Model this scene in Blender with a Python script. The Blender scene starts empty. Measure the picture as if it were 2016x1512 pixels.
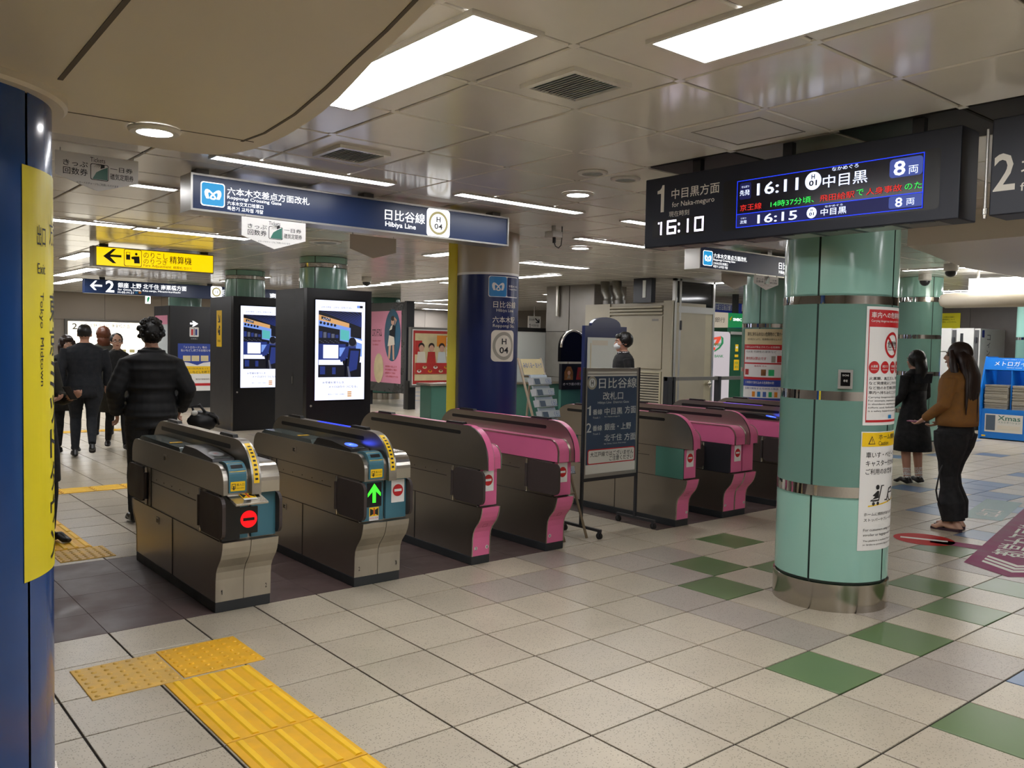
import bpy, bmesh, math, random
from mathutils import Vector, Matrix, noise
random.seed(7)
PI = math.pi
scene = bpy.context.scene
COL = scene.collection

# ------------------------------------------------------------------ camera
EYE = Vector((0.0, 0.0, 1.5691))
FPX = 1683.24                      # focal length in pixels of a 2016 x 1512 frame
YAW, PITCH, ROLL = math.radians(39.831), math.radians(-2.671), math.radians(1.171)
_f = Vector((math.sin(YAW)*math.cos(PITCH), math.cos(YAW)*math.cos(PITCH), math.sin(PITCH)))
_r0 = Vector((math.cos(YAW), -math.sin(YAW), 0)); _u0 = _r0.cross(_f)
_r = _r0*math.cos(ROLL) + _u0*math.sin(ROLL); _u = -_r0*math.sin(ROLL) + _u0*math.cos(ROLL)
cam_data = bpy.data.cameras.new('camera'); cam = bpy.data.objects.new('camera', cam_data)
COL.objects.link(cam)
cam.matrix_world = Matrix(((_r.x,_u.x,-_f.x,EYE.x),(_r.y,_u.y,-_f.y,EYE.y),(_r.z,_u.z,-_f.z,EYE.z),(0,0,0,1)))
cam_data.sensor_fit = 'HORIZONTAL'; cam_data.sensor_width = 36.0; cam_data.lens = FPX/2016*36.0
cam_data.clip_start = 0.05; cam_data.clip_end = 200
scene.camera = cam

# ------------------------------------------------------------------ world, exposure
LAMP = 27.0                        # radiance of the ceiling lamps
world = bpy.data.worlds.new('world'); scene.world = world; world.use_nodes = True
world.node_tree.nodes['Background'].inputs[0].default_value = (0.85, 0.86, 0.88, 1)
world.node_tree.nodes['Background'].inputs[1].default_value = 0.06
vs = scene.view_settings
vs.view_transform = 'Standard'; vs.look = 'None'; vs.gamma = 1.0; vs.use_curve_mapping = False
vs.exposure = 0.0
cy = scene.cycles
cy.max_bounces = 6; cy.diffuse_bounces = 3; cy.glossy_bounces = 3; cy.transmission_bounces = 2; cy.caustics_reflective = False; cy.caustics_refractive = False
cy.use_adaptive_sampling = True; cy.adaptive_threshold = .02

# survey of the photograph: where the ray of a pixel meets a real plane of the station
def _ray(x, y): return _r*((x-1008)/FPX) - _u*((y-756)/FPX) + _f
def onZ(x, y, z=0.0): d = _ray(x, y); return EYE + d*((z-EYE.z)/d.z)
def onY(x, y, Y): d = _ray(x, y); return EYE + d*(Y/d.y)
def onX(x, y, X): d = _ray(x, y); return EYE + d*(X/d.x)
def project(P):
    q = Vector(P)-EYE; w = q.dot(_f)
    if w < 0.05: return None
    return (1008+FPX*q.dot(_r)/w, 756-FPX*q.dot(_u)/w, w)

# ------------------------------------------------------------------ materials
def lin(h):
    h = h.lstrip('#'); c = [int(h[i:i+2], 16)/255 for i in (0, 2, 4)]
    return tuple(x/12.92 if x <= .04045 else ((x+.055)/1.055)**2.4 for x in c) + (1.0,)
MATS = {}
def mat(name, col, rough=0.5, metal=0.0, emit=0.0, var=0.0, scale=6.0, spec=0.5, stretch=None, coat=0.0, bump=0.0, alpha=1.0, trans=0.0):
    m = bpy.data.materials.new(name); m.use_nodes = True; MATS[name] = m
    nt = m.node_tree; b = nt.nodes['Principled BSDF']; c = lin(col)
    b.inputs['Base Color'].default_value = c; b.inputs['Roughness'].default_value = rough
    b.inputs['Metallic'].default_value = metal; b.inputs['Specular IOR Level'].default_value = spec
    if coat: b.inputs['Coat Weight'].default_value = coat; b.inputs['Coat Roughness'].default_value = 0.08
    if trans: b.inputs['Transmission Weight'].default_value = trans
    if emit:
        b.inputs['Emission Color'].default_value = c; b.inputs['Emission Strength'].default_value = emit
        if emit > 0.3: b.inputs['Base Color'].default_value = tuple(0.1*x for x in c[:3])+(1,)
    if var or bump:
        g = nt.nodes.new('ShaderNodeNewGeometry'); mp = nt.nodes.new('ShaderNodeMapping')
        mp.inputs['Scale'].default_value = stretch or (1, 1, 1)
        n = nt.nodes.new('ShaderNodeTexNoise'); n.inputs['Scale'].default_value = scale; n.inputs['Detail'].default_value = 4
        nt.links.new(g.outputs['Position'], mp.inputs[0]); nt.links.new(mp.outputs[0], n.inputs['Vector'])
        if var:
            r = nt.nodes.new('ShaderNodeMapRange'); r.inputs[1].default_value = .3; r.inputs[2].default_value = .7
            r.inputs[3].default_value = 1-var; r.inputs[4].default_value = 1+var*.6
            nt.links.new(n.outputs[0], r.inputs[0])
            mx = nt.nodes.new('ShaderNodeVectorMath'); mx.operation = 'SCALE'; mx.inputs[0].default_value = c[:3]
            nt.links.new(r.outputs[0], mx.inputs['Scale']); nt.links.new(mx.outputs[0], b.inputs['Base Color'])
            r2 = nt.nodes.new('ShaderNodeMapRange'); r2.inputs[1].default_value = .3; r2.inputs[2].default_value = .7
            r2.inputs[3].default_value = max(.02, rough*(1-var)); r2.inputs[4].default_value = min(1, rough*(1+var))
            nt.links.new(n.outputs[0], r2.inputs[0]); nt.links.new(r2.outputs[0], b.inputs['Roughness'])
        if bump:
            bp = nt.nodes.new('ShaderNodeBump'); bp.inputs['Strength'].default_value = bump; bp.inputs['Distance'].default_value = .01
            nt.links.new(n.outputs[0], bp.inputs['Height']); nt.links.new(bp.outputs[0], b.inputs['Normal'])
    return m
def terrazzo(name, col, speck, rough):
    m = mat(name, col, rough, var=.10, scale=3.0); nt = m.node_tree; b = nt.nodes['Principled BSDF']
    g = nt.nodes.new('ShaderNodeNewGeometry'); vo = nt.nodes.new('ShaderNodeTexVoronoi'); vo.inputs['Scale'].default_value = 110
    nt.links.new(g.outputs['Position'], vo.inputs['Vector'])
    gt = nt.nodes.new('ShaderNodeMapRange'); gt.inputs[1].default_value = .16; gt.inputs[2].default_value = .40
    gt.inputs[3].default_value = 1.0; gt.inputs[4].default_value = 0.0
    nt.links.new(vo.outputs['Distance'], gt.inputs[0])
    rc = nt.nodes.new('ShaderNodeSeparateColor'); nt.links.new(vo.outputs['Color'], rc.inputs[0])
    th = nt.nodes.new('ShaderNodeMath'); th.operation = 'GREATER_THAN'; th.inputs[1].default_value = .48
    nt.links.new(rc.outputs[0], th.inputs[0])
    mu = nt.nodes.new('ShaderNodeMath'); mu.operation = 'MULTIPLY'; nt.links.new(gt.outputs[0], mu.inputs[0]); nt.links.new(th.outputs[0], mu.inputs[1])
    oi = nt.nodes.new('ShaderNodeObjectInfo'); vr = nt.nodes.new('ShaderNodeMapRange'); vr.inputs[3].default_value = .90; vr.inputs[4].default_value = 1.07
    nt.links.new(oi.outputs['Random'], vr.inputs[0])
    old = b.inputs['Base Color'].links[0].from_socket
    sc = nt.nodes.new('ShaderNodeVectorMath'); sc.operation = 'SCALE'; nt.links.new(old, sc.inputs[0]); nt.links.new(vr.outputs[0], sc.inputs['Scale'])
    mx = nt.nodes.new('ShaderNodeMix'); mx.data_type = 'RGBA'; mx.inputs['B'].default_value = lin(speck)
    nt.links.new(mu.outputs[0], mx.inputs['Factor']); nt.links.new(sc.outputs[0], mx.inputs['A']); nt.links.new(mx.outputs['Result'], b.inputs['Base Color'])
    return m
M = MATS
terrazzo('tile_cream', '#b3a894', '#776c5b', .34)
terrazzo('tile_taupe', '#a0968a', '#685f54', .36)
mat('tile_green', '#5a7046', .33, var=.08, scale=4); mat('tile_blue', '#5b7392', .32, var=.08, scale=4)
mat('tile_brown', '#4d3c39', .45, var=.22, scale=5); mat('grout', '#1f1812', .9, var=.2)
mat('tactile', '#e2a90e', .5, var=.14, scale=9); mat('tactile_worn', '#d3a84a', .5, var=.2, scale=12); mat('tactile_bar', '#f2c016', .5, var=.1)
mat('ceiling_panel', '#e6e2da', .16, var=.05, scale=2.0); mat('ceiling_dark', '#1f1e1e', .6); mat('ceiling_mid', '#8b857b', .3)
mat('joint', '#5f574e', .8); mat('soffit', '#d6ccb9', .42, var=.03, scale=1.5); mat('lamp_frame', '#d9d6cf', .35)
mat('lamp', '#fcfcff', emit=LAMP); mat('lamp_dim', '#fffcf6', emit=LAMP*.6)
mat('vent', '#b9c0bf', .5); mat('vent_dark', '#a5adac', .7)
mat('wall_panel', '#bdb4aa', .32, var=.05, scale=1.2); mat('wall_dark', '#5d5550', .4, var=.06); mat('wall_joint', '#6c655c', .8)
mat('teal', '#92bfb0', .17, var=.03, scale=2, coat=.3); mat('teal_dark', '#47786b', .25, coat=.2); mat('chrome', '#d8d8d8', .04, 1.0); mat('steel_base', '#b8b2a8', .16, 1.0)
mat('column_seam', '#33423c', .5); mat('steel', '#a9a49b', .35, 1.0, var=.16, scale=5, stretch=(1, .25, 3)); mat('steel_bright', '#cfcac0', .24, 1.0, var=.1, scale=6)
mat('steel_side', '#a8a298', .32, 1.0, var=.07, scale=2, stretch=(1, .4, 1.5)); mat('steel_front', '#b9b3a6', .34, 1.0, var=.13, scale=7, stretch=(1, 1, .4))
mat('blue_column', '#1f4784', .2, var=.05, coat=.3); mat('navy', '#1a2656', .28); mat('beige_paint', '#b3a894', .35)
mat('yellow', '#e0d02a', .3, var=.04); mat('yellow_sign', '#ffd400', .3, emit=1.15); mat('black', '#111113', .35); mat('black_gloss', '#0a0a0c', .12)
mat('rubber', '#1d1c1b', .7, var=.15); mat('ink', '#17181b', .5); mat('ink_blue', '#1d2f78', .5); mat('graphite', '#2c2d32', .35, var=.05)
mat('gate_teal', '#3d6e7d', .38, var=.04); mat('pink', '#dc6d98', .31, var=.05, scale=3); mat('pink_dark', '#a8305f', .4); mat('plinth', '#26292b', .55, var=.15)
mat('flap', '#3b3230', .55, var=.12); mat('smoke', '#565f5d', .15); mat('white', '#e6e4e0', .45); mat('white_board', '#d9dcd6', .3); mat('paper', '#d8d5cd', .6); mat('red', '#c01f24', .4)
mat('red_led', '#ff0510', emit=1.6); mat('green_led', '#3dff2e', emit=1.8); mat('blue_glow', '#2a46ff', emit=5.0); mat('reader_grey', '#8e9294', .3)
mat('sign_navy', '#22345a', .3, emit=.06); mat('board_navy', '#131827', .45); mat('backlit', '#ffffff', emit=1.7); mat('backlit_blue', '#1c9ad8', emit=1.0); mat('ring_gold', '#b9ad76', emit=.8)
mat('sign_text', '#e9e4d8', .5); mat('clock_led', '#efe2ff', emit=4.0); mat('lcd_white', '#d9e2ff', emit=1.7); mat('lcd_blue', '#1c3cff', emit=1.5); mat('lcd_bg', '#12101c', .2, emit=.25); mat('lcd_bg2', '#1b2064', emit=.55)
mat('lcd_red', '#e02a22', emit=1.2); mat('lcd_green', '#36e85a', emit=1.3); mat('lcd_tile', '#4a5cae', emit=.75); mat('lcd_pink', '#b86ab8', emit=.8); mat('alu', '#b9b7b2', .35, .8); mat('alu_dark', '#7d7a76', .4, .6)
mat('stand_blue', '#3a4a61', .35, var=.06); mat('stand_text', '#c9ccca', .5); mat('sticker_yellow', '#f0c40a', .45); mat('metro_blue', '#1d7fc0', .35); mat('ring_grey', '#9b9688', .5); mat('cream', '#d7cfbf', .5)
mat('kiosk', '#232429', .4, var=.05); mat('kiosk_front', '#15151a', .25); mat('scr_white', '#dfe3ff', emit=1.5); mat('scr_blue', '#23357f', emit=.9); mat('scr_dark', '#0f1128', emit=.35); mat('scr_mid', '#6f8fd8', emit=1.2); mat('scr_bright', '#f0f4ff', emit=2.2); mat('scr_orange', '#d9a56a', emit=1.0); mat('scr_text', '#4c5166', emit=.35); mat('scr_teal', '#58b8b8', emit=1.0); mat('scr_grey', '#6b6f86', emit=.7)
mat('poster_pink', '#d58aa2', .45); mat('poster_teal', '#2f5a72', .5, var=.25, scale=4); mat('poster_cream', '#d6c69a', .5, var=.12, scale=5); mat('poster_red', '#b8302c', .45, var=.2, scale=6); mat('marble', '#3a3b3c', .35, var=.5, scale=4)
mat('skin', '#c08f76', .5, var=.04); mat('skin_pale', '#c99e86', .5); mat('hair_black', '#100e0d', .42, bump=.4, scale=60, stretch=(1, 1, .15)); mat('hair_dark', '#2a1a14', .42, bump=.4, scale=60, stretch=(1, 1, .15)); mat('hair_brown', '#5b2f19', .42, bump=.4, scale=60, stretch=(1, 1, .15))
mat('cloth_black', '#121315', .8, var=.15, scale=20); mat('cloth_navy', '#14181f', .85, var=.12, scale=20); mat('cloth_puffer', '#121316', .72, var=.15, scale=12); mat('cloth_brown', '#8a5f2e', .85, var=.14, scale=25); mat('cloth_olive', '#35332a', .85, var=.12, scale=20); mat('shoe', '#0e0d0d', .35); mat('sock', '#d8d6d2', .8); mat('sandal', '#3c2730', .6); mat('lips', '#96493f', .5); mat('eye', '#14100f', .3); mat('scarf', '#7b6a58', .85, var=.3, scale=20); mat('mask', '#e3e6e6', .6)
mat('locker', '#c3c1bb', .4, var=.04); mat('locker_dark', '#4b4a49', .5); mat('rack_blue', '#1375d0', .35); mat('rack_blue_dark', '#0c4f9a', .5); mat('newsprint', '#a8a193', .7, var=.25, scale=60, stretch=(1, 1, 8)); mat('poster_yellow', '#e6dc1e', .45)
mat('beige_cabinet', '#a59d8a', .4, var=.08, scale=2); mat('beige_door', '#b1a98f', .4, var=.05); mat('glass_dark', '#1a1d1e', .06, spec=.8); mat('green_atm', '#0b4a30', .35); mat('atm_lit', '#eadfe4', emit=.55); mat('bank_cream', '#e8d9c2', emit=.45); mat('bank_green', '#1ea05a', emit=.5); mat('orange_red', '#df4a2c', .4, emit=.3); mat('logo_green', '#12824a', .4, emit=.2); mat('photo_navy', '#20307c', .4, emit=.25)
mat('wood', '#8e7d66', .55, var=.15, scale=8); mat('leaflet', '#b9c5cf', .5); mat('leaflet_dark', '#4d5a68', .5); mat('leaflet_blue', '#4566a8', .5); mat('frosted', '#c9d0d2', .25); mat('tin', '#8a8881', .4, .9, var=.2, scale=8); mat('floor_magenta', '#8d2f5e', .6, var=.12, scale=6, spec=.2); mat('floor_red', '#b21a15', .6, spec=.2); mat('floor_print', '#d9d2c8', .5); mat('floor_teal', '#2c6a5e', .4)
mat('ad_lit', '#fff7e4', emit=2.3); mat('ad_text', '#6b675c', emit=.25); mat('gold', '#8b5a2a', .5, var=.4, scale=20); mat('bag_black', '#0f0f11', .5, var=.2); mat('phone_pink', '#b0708e', .3); mat('exit_green', '#1f9a5c', emit=.8); mat('blue_notice', '#233f97', .45); mat('orange', '#e08a1e', .45)
mat('cable', '#191817', .6); mat('wall_steel', '#8f8a83', .34, .7, var=.06); mat('yellow_board', '#f4e345', .35)  # side board yellow lightened to make up for blocked lamp light

# ------------------------------------------------------------------ mesh builder
def wloc(o):
    p = Vector((0, 0, 0))
    while o: p = p + o.location; o = o.parent
    return p
class MB:
    def __init__(s): s.v = []; s.f = []; s.m = []; s.s = []; s.mats = []
    def mi(s, m):
        if m not in s.mats: s.mats.append(m)
        return s.mats.index(m)
    def add(s, vs, fs, m, smooth=False):
        o = len(s.v); s.v += [tuple(p) for p in vs]; k = s.mi(m)
        for f in fs: s.f.append(tuple(o+i for i in f)); s.m.append(k); s.s.append(smooth)
        return s
    def box(s, x0, x1, y0, y1, z0, z1, m):
        v = [(x0,y0,z0),(x1,y0,z0),(x1,y1,z0),(x0,y1,z0),(x0,y0,z1),(x1,y0,z1),(x1,y1,z1),(x0,y1,z1)]
        return s.add(v, [(3,2,1,0),(4,5,6,7),(0,1,5,4),(1,2,6,5),(2,3,7,6),(3,0,4,7)], m)
    def prism(s, pts, ax, a0, a1, m, smooth=False, cap=None):
        mk = {'x': lambda p, a: (a, p[0], p[1]), 'y': lambda p, a: (p[0], a, p[1]), 'z': lambda p, a: (p[0], p[1], a)}[ax]
        n = len(pts)
        s.add([mk(p, a0) for p in pts]+[mk(p, a1) for p in pts], [(i, (i+1) % n, n+(i+1) % n, n+i) for i in range(n)], m, smooth)
        s.add([mk(p, a0) for p in pts]+[mk(p, a1) for p in pts], [tuple(range(n))[::-1], tuple(range(n, 2*n))], cap or m)
        return s
    def cyl(s, p0, p1, r, m, seg=14, r1=None, smooth=True, caps=True):
        p0, p1 = Vector(p0), Vector(p1); d = (p1-p0).normalized()
        a = d.cross(Vector((0, 0, 1)) if abs(d.z) < .9 else Vector((1, 0, 0))).normalized(); b = d.cross(a)
        r1 = r if r1 is None else r1; vs = []
        for c, q in ((p0, r), (p1, r1)):
            for i in range(seg):
                t = 2*PI*i/seg; vs.append(c+a*(q*math.cos(t))+b*(q*math.sin(t)))
        s.add(vs, [(i, (i+1) % seg, seg+(i+1) % seg, seg+i) for i in range(seg)], m, smooth)
        if caps: s.add(vs, [tuple(range(seg))[::-1], tuple(range(seg, 2*seg))], m)
        return s
    def lathe(s, cx, cy, prof, m, seg=48, a0=0.0, a1=2*PI, smooth=True, split=True):
        if split and len(prof) > 2:
            for k in range(len(prof)-1): s.lathe(cx, cy, prof[k:k+2], m, seg, a0, a1, smooth)
            return s
        full = abs(a1-a0-2*PI) < 1e-6; n = seg if full else seg+1; vs = []
        for r, z in prof:
            for i in range(n):
                t = a0+(a1-a0)*i/seg; vs.append((cx+r*math.cos(t), cy+r*math.sin(t), z))
        fs = []
        for k in range(len(prof)-1):
            for i in range(seg): fs.append((k*n+i, k*n+(i+1) % n, (k+1)*n+(i+1) % n, (k+1)*n+i))
        return s.add(vs, fs, m, smooth)
    def ell(s, c, rx, ry, rz, m, seg=18, rings=12, amp=0.0, fr=14.0, rot=None):
        vs = []; fs = []; c = Vector(c)
        for j in range(rings+1):
            ph = PI*j/rings
            for i in range(seg):
                t = 2*PI*i/seg; n = Vector((math.sin(ph)*math.cos(t), math.sin(ph)*math.sin(t), math.cos(ph)))
                k = 1+amp*noise.noise(n*fr*.25+c*3)
                p = Vector((n.x*rx*k, n.y*ry*k, n.z*rz*k))
                if rot: p = rot @ p
                vs.append(c+p)
        for j in range(rings):
            for i in range(seg): fs.append((j*seg+i, j*seg+(i+1) % seg, (j+1)*seg+(i+1) % seg, (j+1)*seg+i))
        return s.add(vs, fs, m, True)
    def tube(s, pts, rad, m, seg=10, up=None, smooth=True):
        """loft along pts; rad: number, list, or list of (ra, rb); ra along the side axis"""
        P = [Vector(p) for p in pts]; n = len(P)
        if not isinstance(rad, (list, tuple)): rad = [rad]*n
        rad = [(q, q) if not isinstance(q, (list, tuple)) else q for q in rad]
        prev = None; vs = []
        for i in range(n):
            d = (P[min(i+1, n-1)]-P[max(i-1, 0)])
            d = d.normalized() if d.length > 1e-9 else Vector((0, 0, 1))
            if up is not None: a = Vector(up)-d*Vector(up).dot(d)
            elif prev is None: a = d.cross(Vector((0, 1, 0)) if abs(d.y) < .9 else Vector((1, 0, 0)))
            else: a = prev-d*prev.dot(d)
            a.normalize(); prev = a; b = d.cross(a)
            for k in range(seg):
                t = 2*PI*k/seg; vs.append(P[i]+a*(rad[i][0]*math.cos(t))+b*(rad[i][1]*math.sin(t)))
        fs = [(i*seg+k, i*seg+(k+1) % seg, (i+1)*seg+(k+1) % seg, (i+1)*seg+k) for i in range(n-1) for k in range(seg)]
        fs += [tuple(range(seg))[::-1], tuple(range((n-1)*seg, n*seg))]
        return s.add(vs, fs, m, smooth)
    def mesh(s, name, off=None):
        me = bpy.data.meshes.new(name); off = off or Vector((0, 0, 0))
        me.from_pydata([(p[0]-off.x, p[1]-off.y, p[2]-off.z) for p in s.v], [], s.f)
        for k in s.mats: me.materials.append(MATS[k])
        me.polygons.foreach_set('material_index', s.m); me.polygons.foreach_set('use_smooth', s.s); me.update()
        return me
    def build(s, name, parent=None, local=False, bev=0.0, label=None):
        off = Vector((0, 0, 0)) if (local or not parent) else wloc(parent)
        o = bpy.data.objects.new(name, s.mesh(name, off)); COL.objects.link(o)
        if parent: o.parent = parent
        if bev:
            b = o.modifiers.new('bevel', 'BEVEL'); b.width = bev; b.segments = 2; b.limit_method = 'ANGLE'; b.angle_limit = math.radians(40)
        if label: o['label'] = label
        return o
def tag(o, label, cat, group=None):
    o['label'] = label; o['category'] = cat
    if group: o['group'] = group
    return o
def thing(name, label, cat, loc=(0, 0, 0), group=None, rz=0.0):
    o = bpy.data.objects.new(name, None); COL.objects.link(o); o.location = loc; o.rotation_euler = (0, 0, rz)
    o.empty_display_size = .1
    return tag(o, label, cat, group)
def struct(o): o['kind'] = 'structure'; return o
def copy_tree(o, parent=None):
    c = o.copy(); COL.objects.link(c); c.parent = parent
    for ch in o.children: copy_tree(ch, c)
    return c
def rrect(u0, u1, v0, v1, r, n=5):
    r = min(r, (u1-u0)/2, (v1-v0)/2); pts = []
    for cx, cy, a in ((u1-r, v1-r, 0), (u0+r, v1-r, 90), (u0+r, v0+r, 180), (u1-r, v0+r, 270)):
        for i in range(n+1):
            t = math.radians(a+90*i/n); pts.append((cx+r*math.cos(t), cy+r*math.sin(t)))
    return pts
# lettering: glyph outlines as flat print
_TXT = {}
def glyphs(body, bold=0.0):
    if any(ord(ch) > 0x2e80 for ch in body): bold = min(bold, .006)
    key = (body, bold)
    if key in _TXT: return _TXT[key]
    if body == '1': return [(.30, 0), (.46, 0), (.46, .72), (.36, .72), (.32, .65), (.24, .60), (.12, .58), (.12, .50), (.30, .50)], [tuple(range(9))]
    c = bpy.data.curves.new('lettering', 'FONT'); c.body = body; c.resolution_u = 2; c.offset = bold
    o = bpy.data.objects.new('lettering', c); me = o.to_mesh()
    V = [(v.co.x, v.co.y) for v in me.vertices]; Fs = [tuple(p.vertices) for p in me.polygons]
    o.to_mesh_clear(); bpy.data.objects.remove(o); bpy.data.curves.remove(c)
    _TXT[key] = (V, Fs); return V, Fs
class Art(MB):
    """flat print on a plane or a cylinder; u to the reader's right, v up, k = print layer"""
    def __init__(s, surf, step=.001): MB.__init__(s); s.surf = surf; s.step = step; s.curved = getattr(surf, 'curved', 0)
    def put(s, pts, fs, m, k):
        if s.curved: return s.add([(u, v, (k+1)*s.step) for u, v in pts], fs, m)
        return s.add([s.surf(u, v, (k+1)*s.step) for u, v in pts], fs, m)
    def mesh(s, name, off=None):
        if not s.curved: return MB.mesh(s, name, off)
        me = MB.mesh(s, name, Vector((0, 0, 0))); bm = bmesh.new(); bm.from_mesh(me)
        us = [p[0] for p in s.v]; n = int((max(us)-min(us))/s.curved)
        for i in range(1, n+1):
            bmesh.ops.bisect_plane(bm, geom=bm.verts[:]+bm.edges[:]+bm.faces[:], plane_co=(min(us)+i*s.curved, 0, 0), plane_no=(1, 0, 0))
        for v in bm.verts: v.co = Vector(s.surf(*v.co))-(off or Vector((0, 0, 0)))
        bm.to_mesh(me); bm.free(); me.update(); return me
    def rect(s, u0, u1, v0, v1, m, k=0, n=1):
        for i in range(n):
            a, b = u0+(u1-u0)*i/n, u0+(u1-u0)*(i+1)/n; s.put([(a, v0), (b, v0), (b, v1), (a, v1)], [(0, 1, 2, 3)], m, k)
        return s
    def poly(s, pts, m, k=0): return s.put(pts, [tuple(range(len(pts)))], m, k)
    def disc(s, u, v, r, m, k=0, ry=None, n=28): return s.poly([(u+r*math.cos(2*PI*i/n), v+(ry or r)*math.sin(2*PI*i/n)) for i in range(n)], m, k)
    def ring(s, u, v, r0, r1, m, k=0, n=32):
        p = [(u+r*math.cos(2*PI*i/n), v+r*math.sin(2*PI*i/n)) for r in (r0, r1) for i in range(n)]
        return s.put(p, [(i, (i+1) % n, n+(i+1) % n, n+i) for i in range(n)], m, k)
    def frame(s, u0, u1, v0, v1, w, m, k=0):
        s.rect(u0, u1, v0, v0+w, m, k); s.rect(u0, u1, v1-w, v1, m, k); s.rect(u0, u0+w, v0+w, v1-w, m, k); return s.rect(u1-w, u1, v0+w, v1-w, m, k)
    def rr(s, u0, u1, v0, v1, r, m, k=0): return s.poly(rrect(u0, u1, v0, v1, r), m, k)
    def text(s, body, u0, u1, v0, v1, m, k=1, bold=0.0, rot=0):
        V, Fs = glyphs(body, bold)
        if not V: return s
        x0, x1 = min(p[0] for p in V), max(p[0] for p in V); y0, y1 = min(p[1] for p in V), max(p[1] for p in V)
        w, hh = max(x1-x0, 1e-6), max(y1-y0, 1e-6)
        if rot == 0: P = [(u0+(x-x0)/w*(u1-u0), v0+(y-y0)/hh*(v1-v0)) for x, y in V]
        else: P = [(u0+(y-y0)/hh*(u1-u0), v1-(x-x0)/w*(v1-v0)) for x, y in V]   # reads downwards
        return s.put(P, Fs, m, k)
    def lines(s, bodies, u0, u1, vt, hh, gap, m, k=1, bold=0.0):
        for b in bodies:
            wd = min(1.0, len(b)/max(len(x) for x in bodies)); s.text(b, u0, u0+(u1-u0)*wd, vt-hh, vt, m, k, bold); vt -= hh+gap
        return s
def face_y(Y, sgn=-1): return lambda u, v, d: (u, Y+sgn*d, v)           # faces -Y, u = X
def face_x(X): return lambda u, v, d: (X-d, -u, v)                      # faces -X, u = -Y
def face_z(Z=0): return lambda u, v, d: (u, v, Z+d)
def face_cyl(cx, cy, r, a0):
    def f(u, v, d): return (cx+(r+d)*math.cos(a0+u/r), cy+(r+d)*math.sin(a0+u/r), v)
    f.curved = .03; return f
def metro_mark(a, u0, u1, v0, v1, bg, fg, k=1, border=None):
    """blue tile with the white heart-shaped letter"""
    w, hh = u1-u0, v1-v0
    if border: a.rr(u0, u1, v0, v1, .12*w, border, k); a.rr(u0+.04*w, u1-.04*w, v0+.04*hh, v1-.04*hh, .1*w, bg, k+1)
    else: a.rr(u0, u1, v0, v1, .12*w, bg, k)
    def q(pts): return [(u0+w*x, v0+hh*y) for x, y in pts]
    for sg in (1, -1):
        P = lambda x, y: (.5+sg*(x-.5), y)
        outer = [P(*p) for p in ((.23,.31),(.165,.46),(.155,.58),(.19,.67),(.26,.70),(.36,.665),(.50,.545),(.60,.43),(.635,.37),(.62,.32),(.56,.285),(.50,.28),(.50,.335),(.545,.345),(.56,.37),(.54,.41),(.46,.495),(.38,.565),(.325,.575),(.30,.53),(.315,.44),(.355,.31))]
        a.poly(q(outer), fg, k+2)
def station_mark(a, u, v, s, bg, ring, ink, k=1, num='04', grow=1.0):
    """rounded white square, ring, H over the number; s = half side"""
    a.rr(u-s*grow, u+s*grow, v-s, v+s, .35*s, bg, k); a.ring(u, v, .62*s, .80*s, ring, k+1)
    a.text('H', u-.17*s, u+.17*s, v+.08*s, v+.46*s, ink, k+1, .01)
    a.text(num, u-.32*s, u+.32*s, v-.44*s, v-.04*s, ink, k+1, .01)

# ------------------------------------------------------------------ floor
TS = .4; FX, FY = 2.0333, 2.3701
XA, XB, YA, YB = -4.0, 20.4, -4.6, 26.0
CEIL = 2.757
floor = struct(MB().box(XA, XB, YA, YB, -.25, -.006, 'grout').build('floor'))
GREEN = {(4,-1),(6,-1),(8,-1),(10,-1),(4,-3),(6,2),(7,3),(9,4),(8,2),(9,0),(12,1),(11,3),(2,-4),(13,-3),(14,-5)}
BLUE = {(6,-3),(22,4),(22,5),(20,3),(21,4),(16,3),(17,3),(18,3),(19,3),(18,2),(14,1),(20,4),(19,5),(16,-2),(24,2)}
TAUPE = {(5,1),(5,2),(6,3),(5,0),(3,4),(4,4),(5,5),(6,4),(7,0),(5,-2),(6,-2),(7,1)}
def tile_kind(i, j):
    x, y = FX+(i+.5)*TS, FY+(j+.5)*TS
    if 6 <= j <= 9 and (x < 4.55 or 5.75 < x < 9.6): return 'tile_brown'
    if (i, j) in GREEN: return 'tile_green'
    if (i, j) in BLUE: return 'tile_blue'
    if (i, j) in TAUPE: return 'tile_taupe'
    if i > 24 and (i*7+j*3) % 11 == 0: return 'tile_blue'
    return 'tile_taupe' if random.random() < .10 and (i > 2) else 'tile_cream'
def covered(px, py):      # parts of the picture where nearer things hide floor or ceiling
    return px < 100 or (1540 < px < 1765 and 440 < py < 1195)
def pick(cells, quad, count):
    """the cells that show largest in the photograph"""
    sc_ = []
    for c in cells:
        ps = [project(p) for p in quad(c)]
        if any(p is None for p in ps): continue
        cx = sum(p[0] for p in ps)/4; cy = sum(p[1] for p in ps)/4
        if not (-20 < cx < 2036 and -20 < cy < 1532) or covered(cx, cy): continue
        ar = abs(sum(ps[k][0]*ps[(k+1) % 4][1]-ps[(k+1) % 4][0]*ps[k][1] for k in range(4)))/2
        sc_.append((ar, c))
    sc_.sort(reverse=True); return {c for _, c in sc_[:count]}
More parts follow.
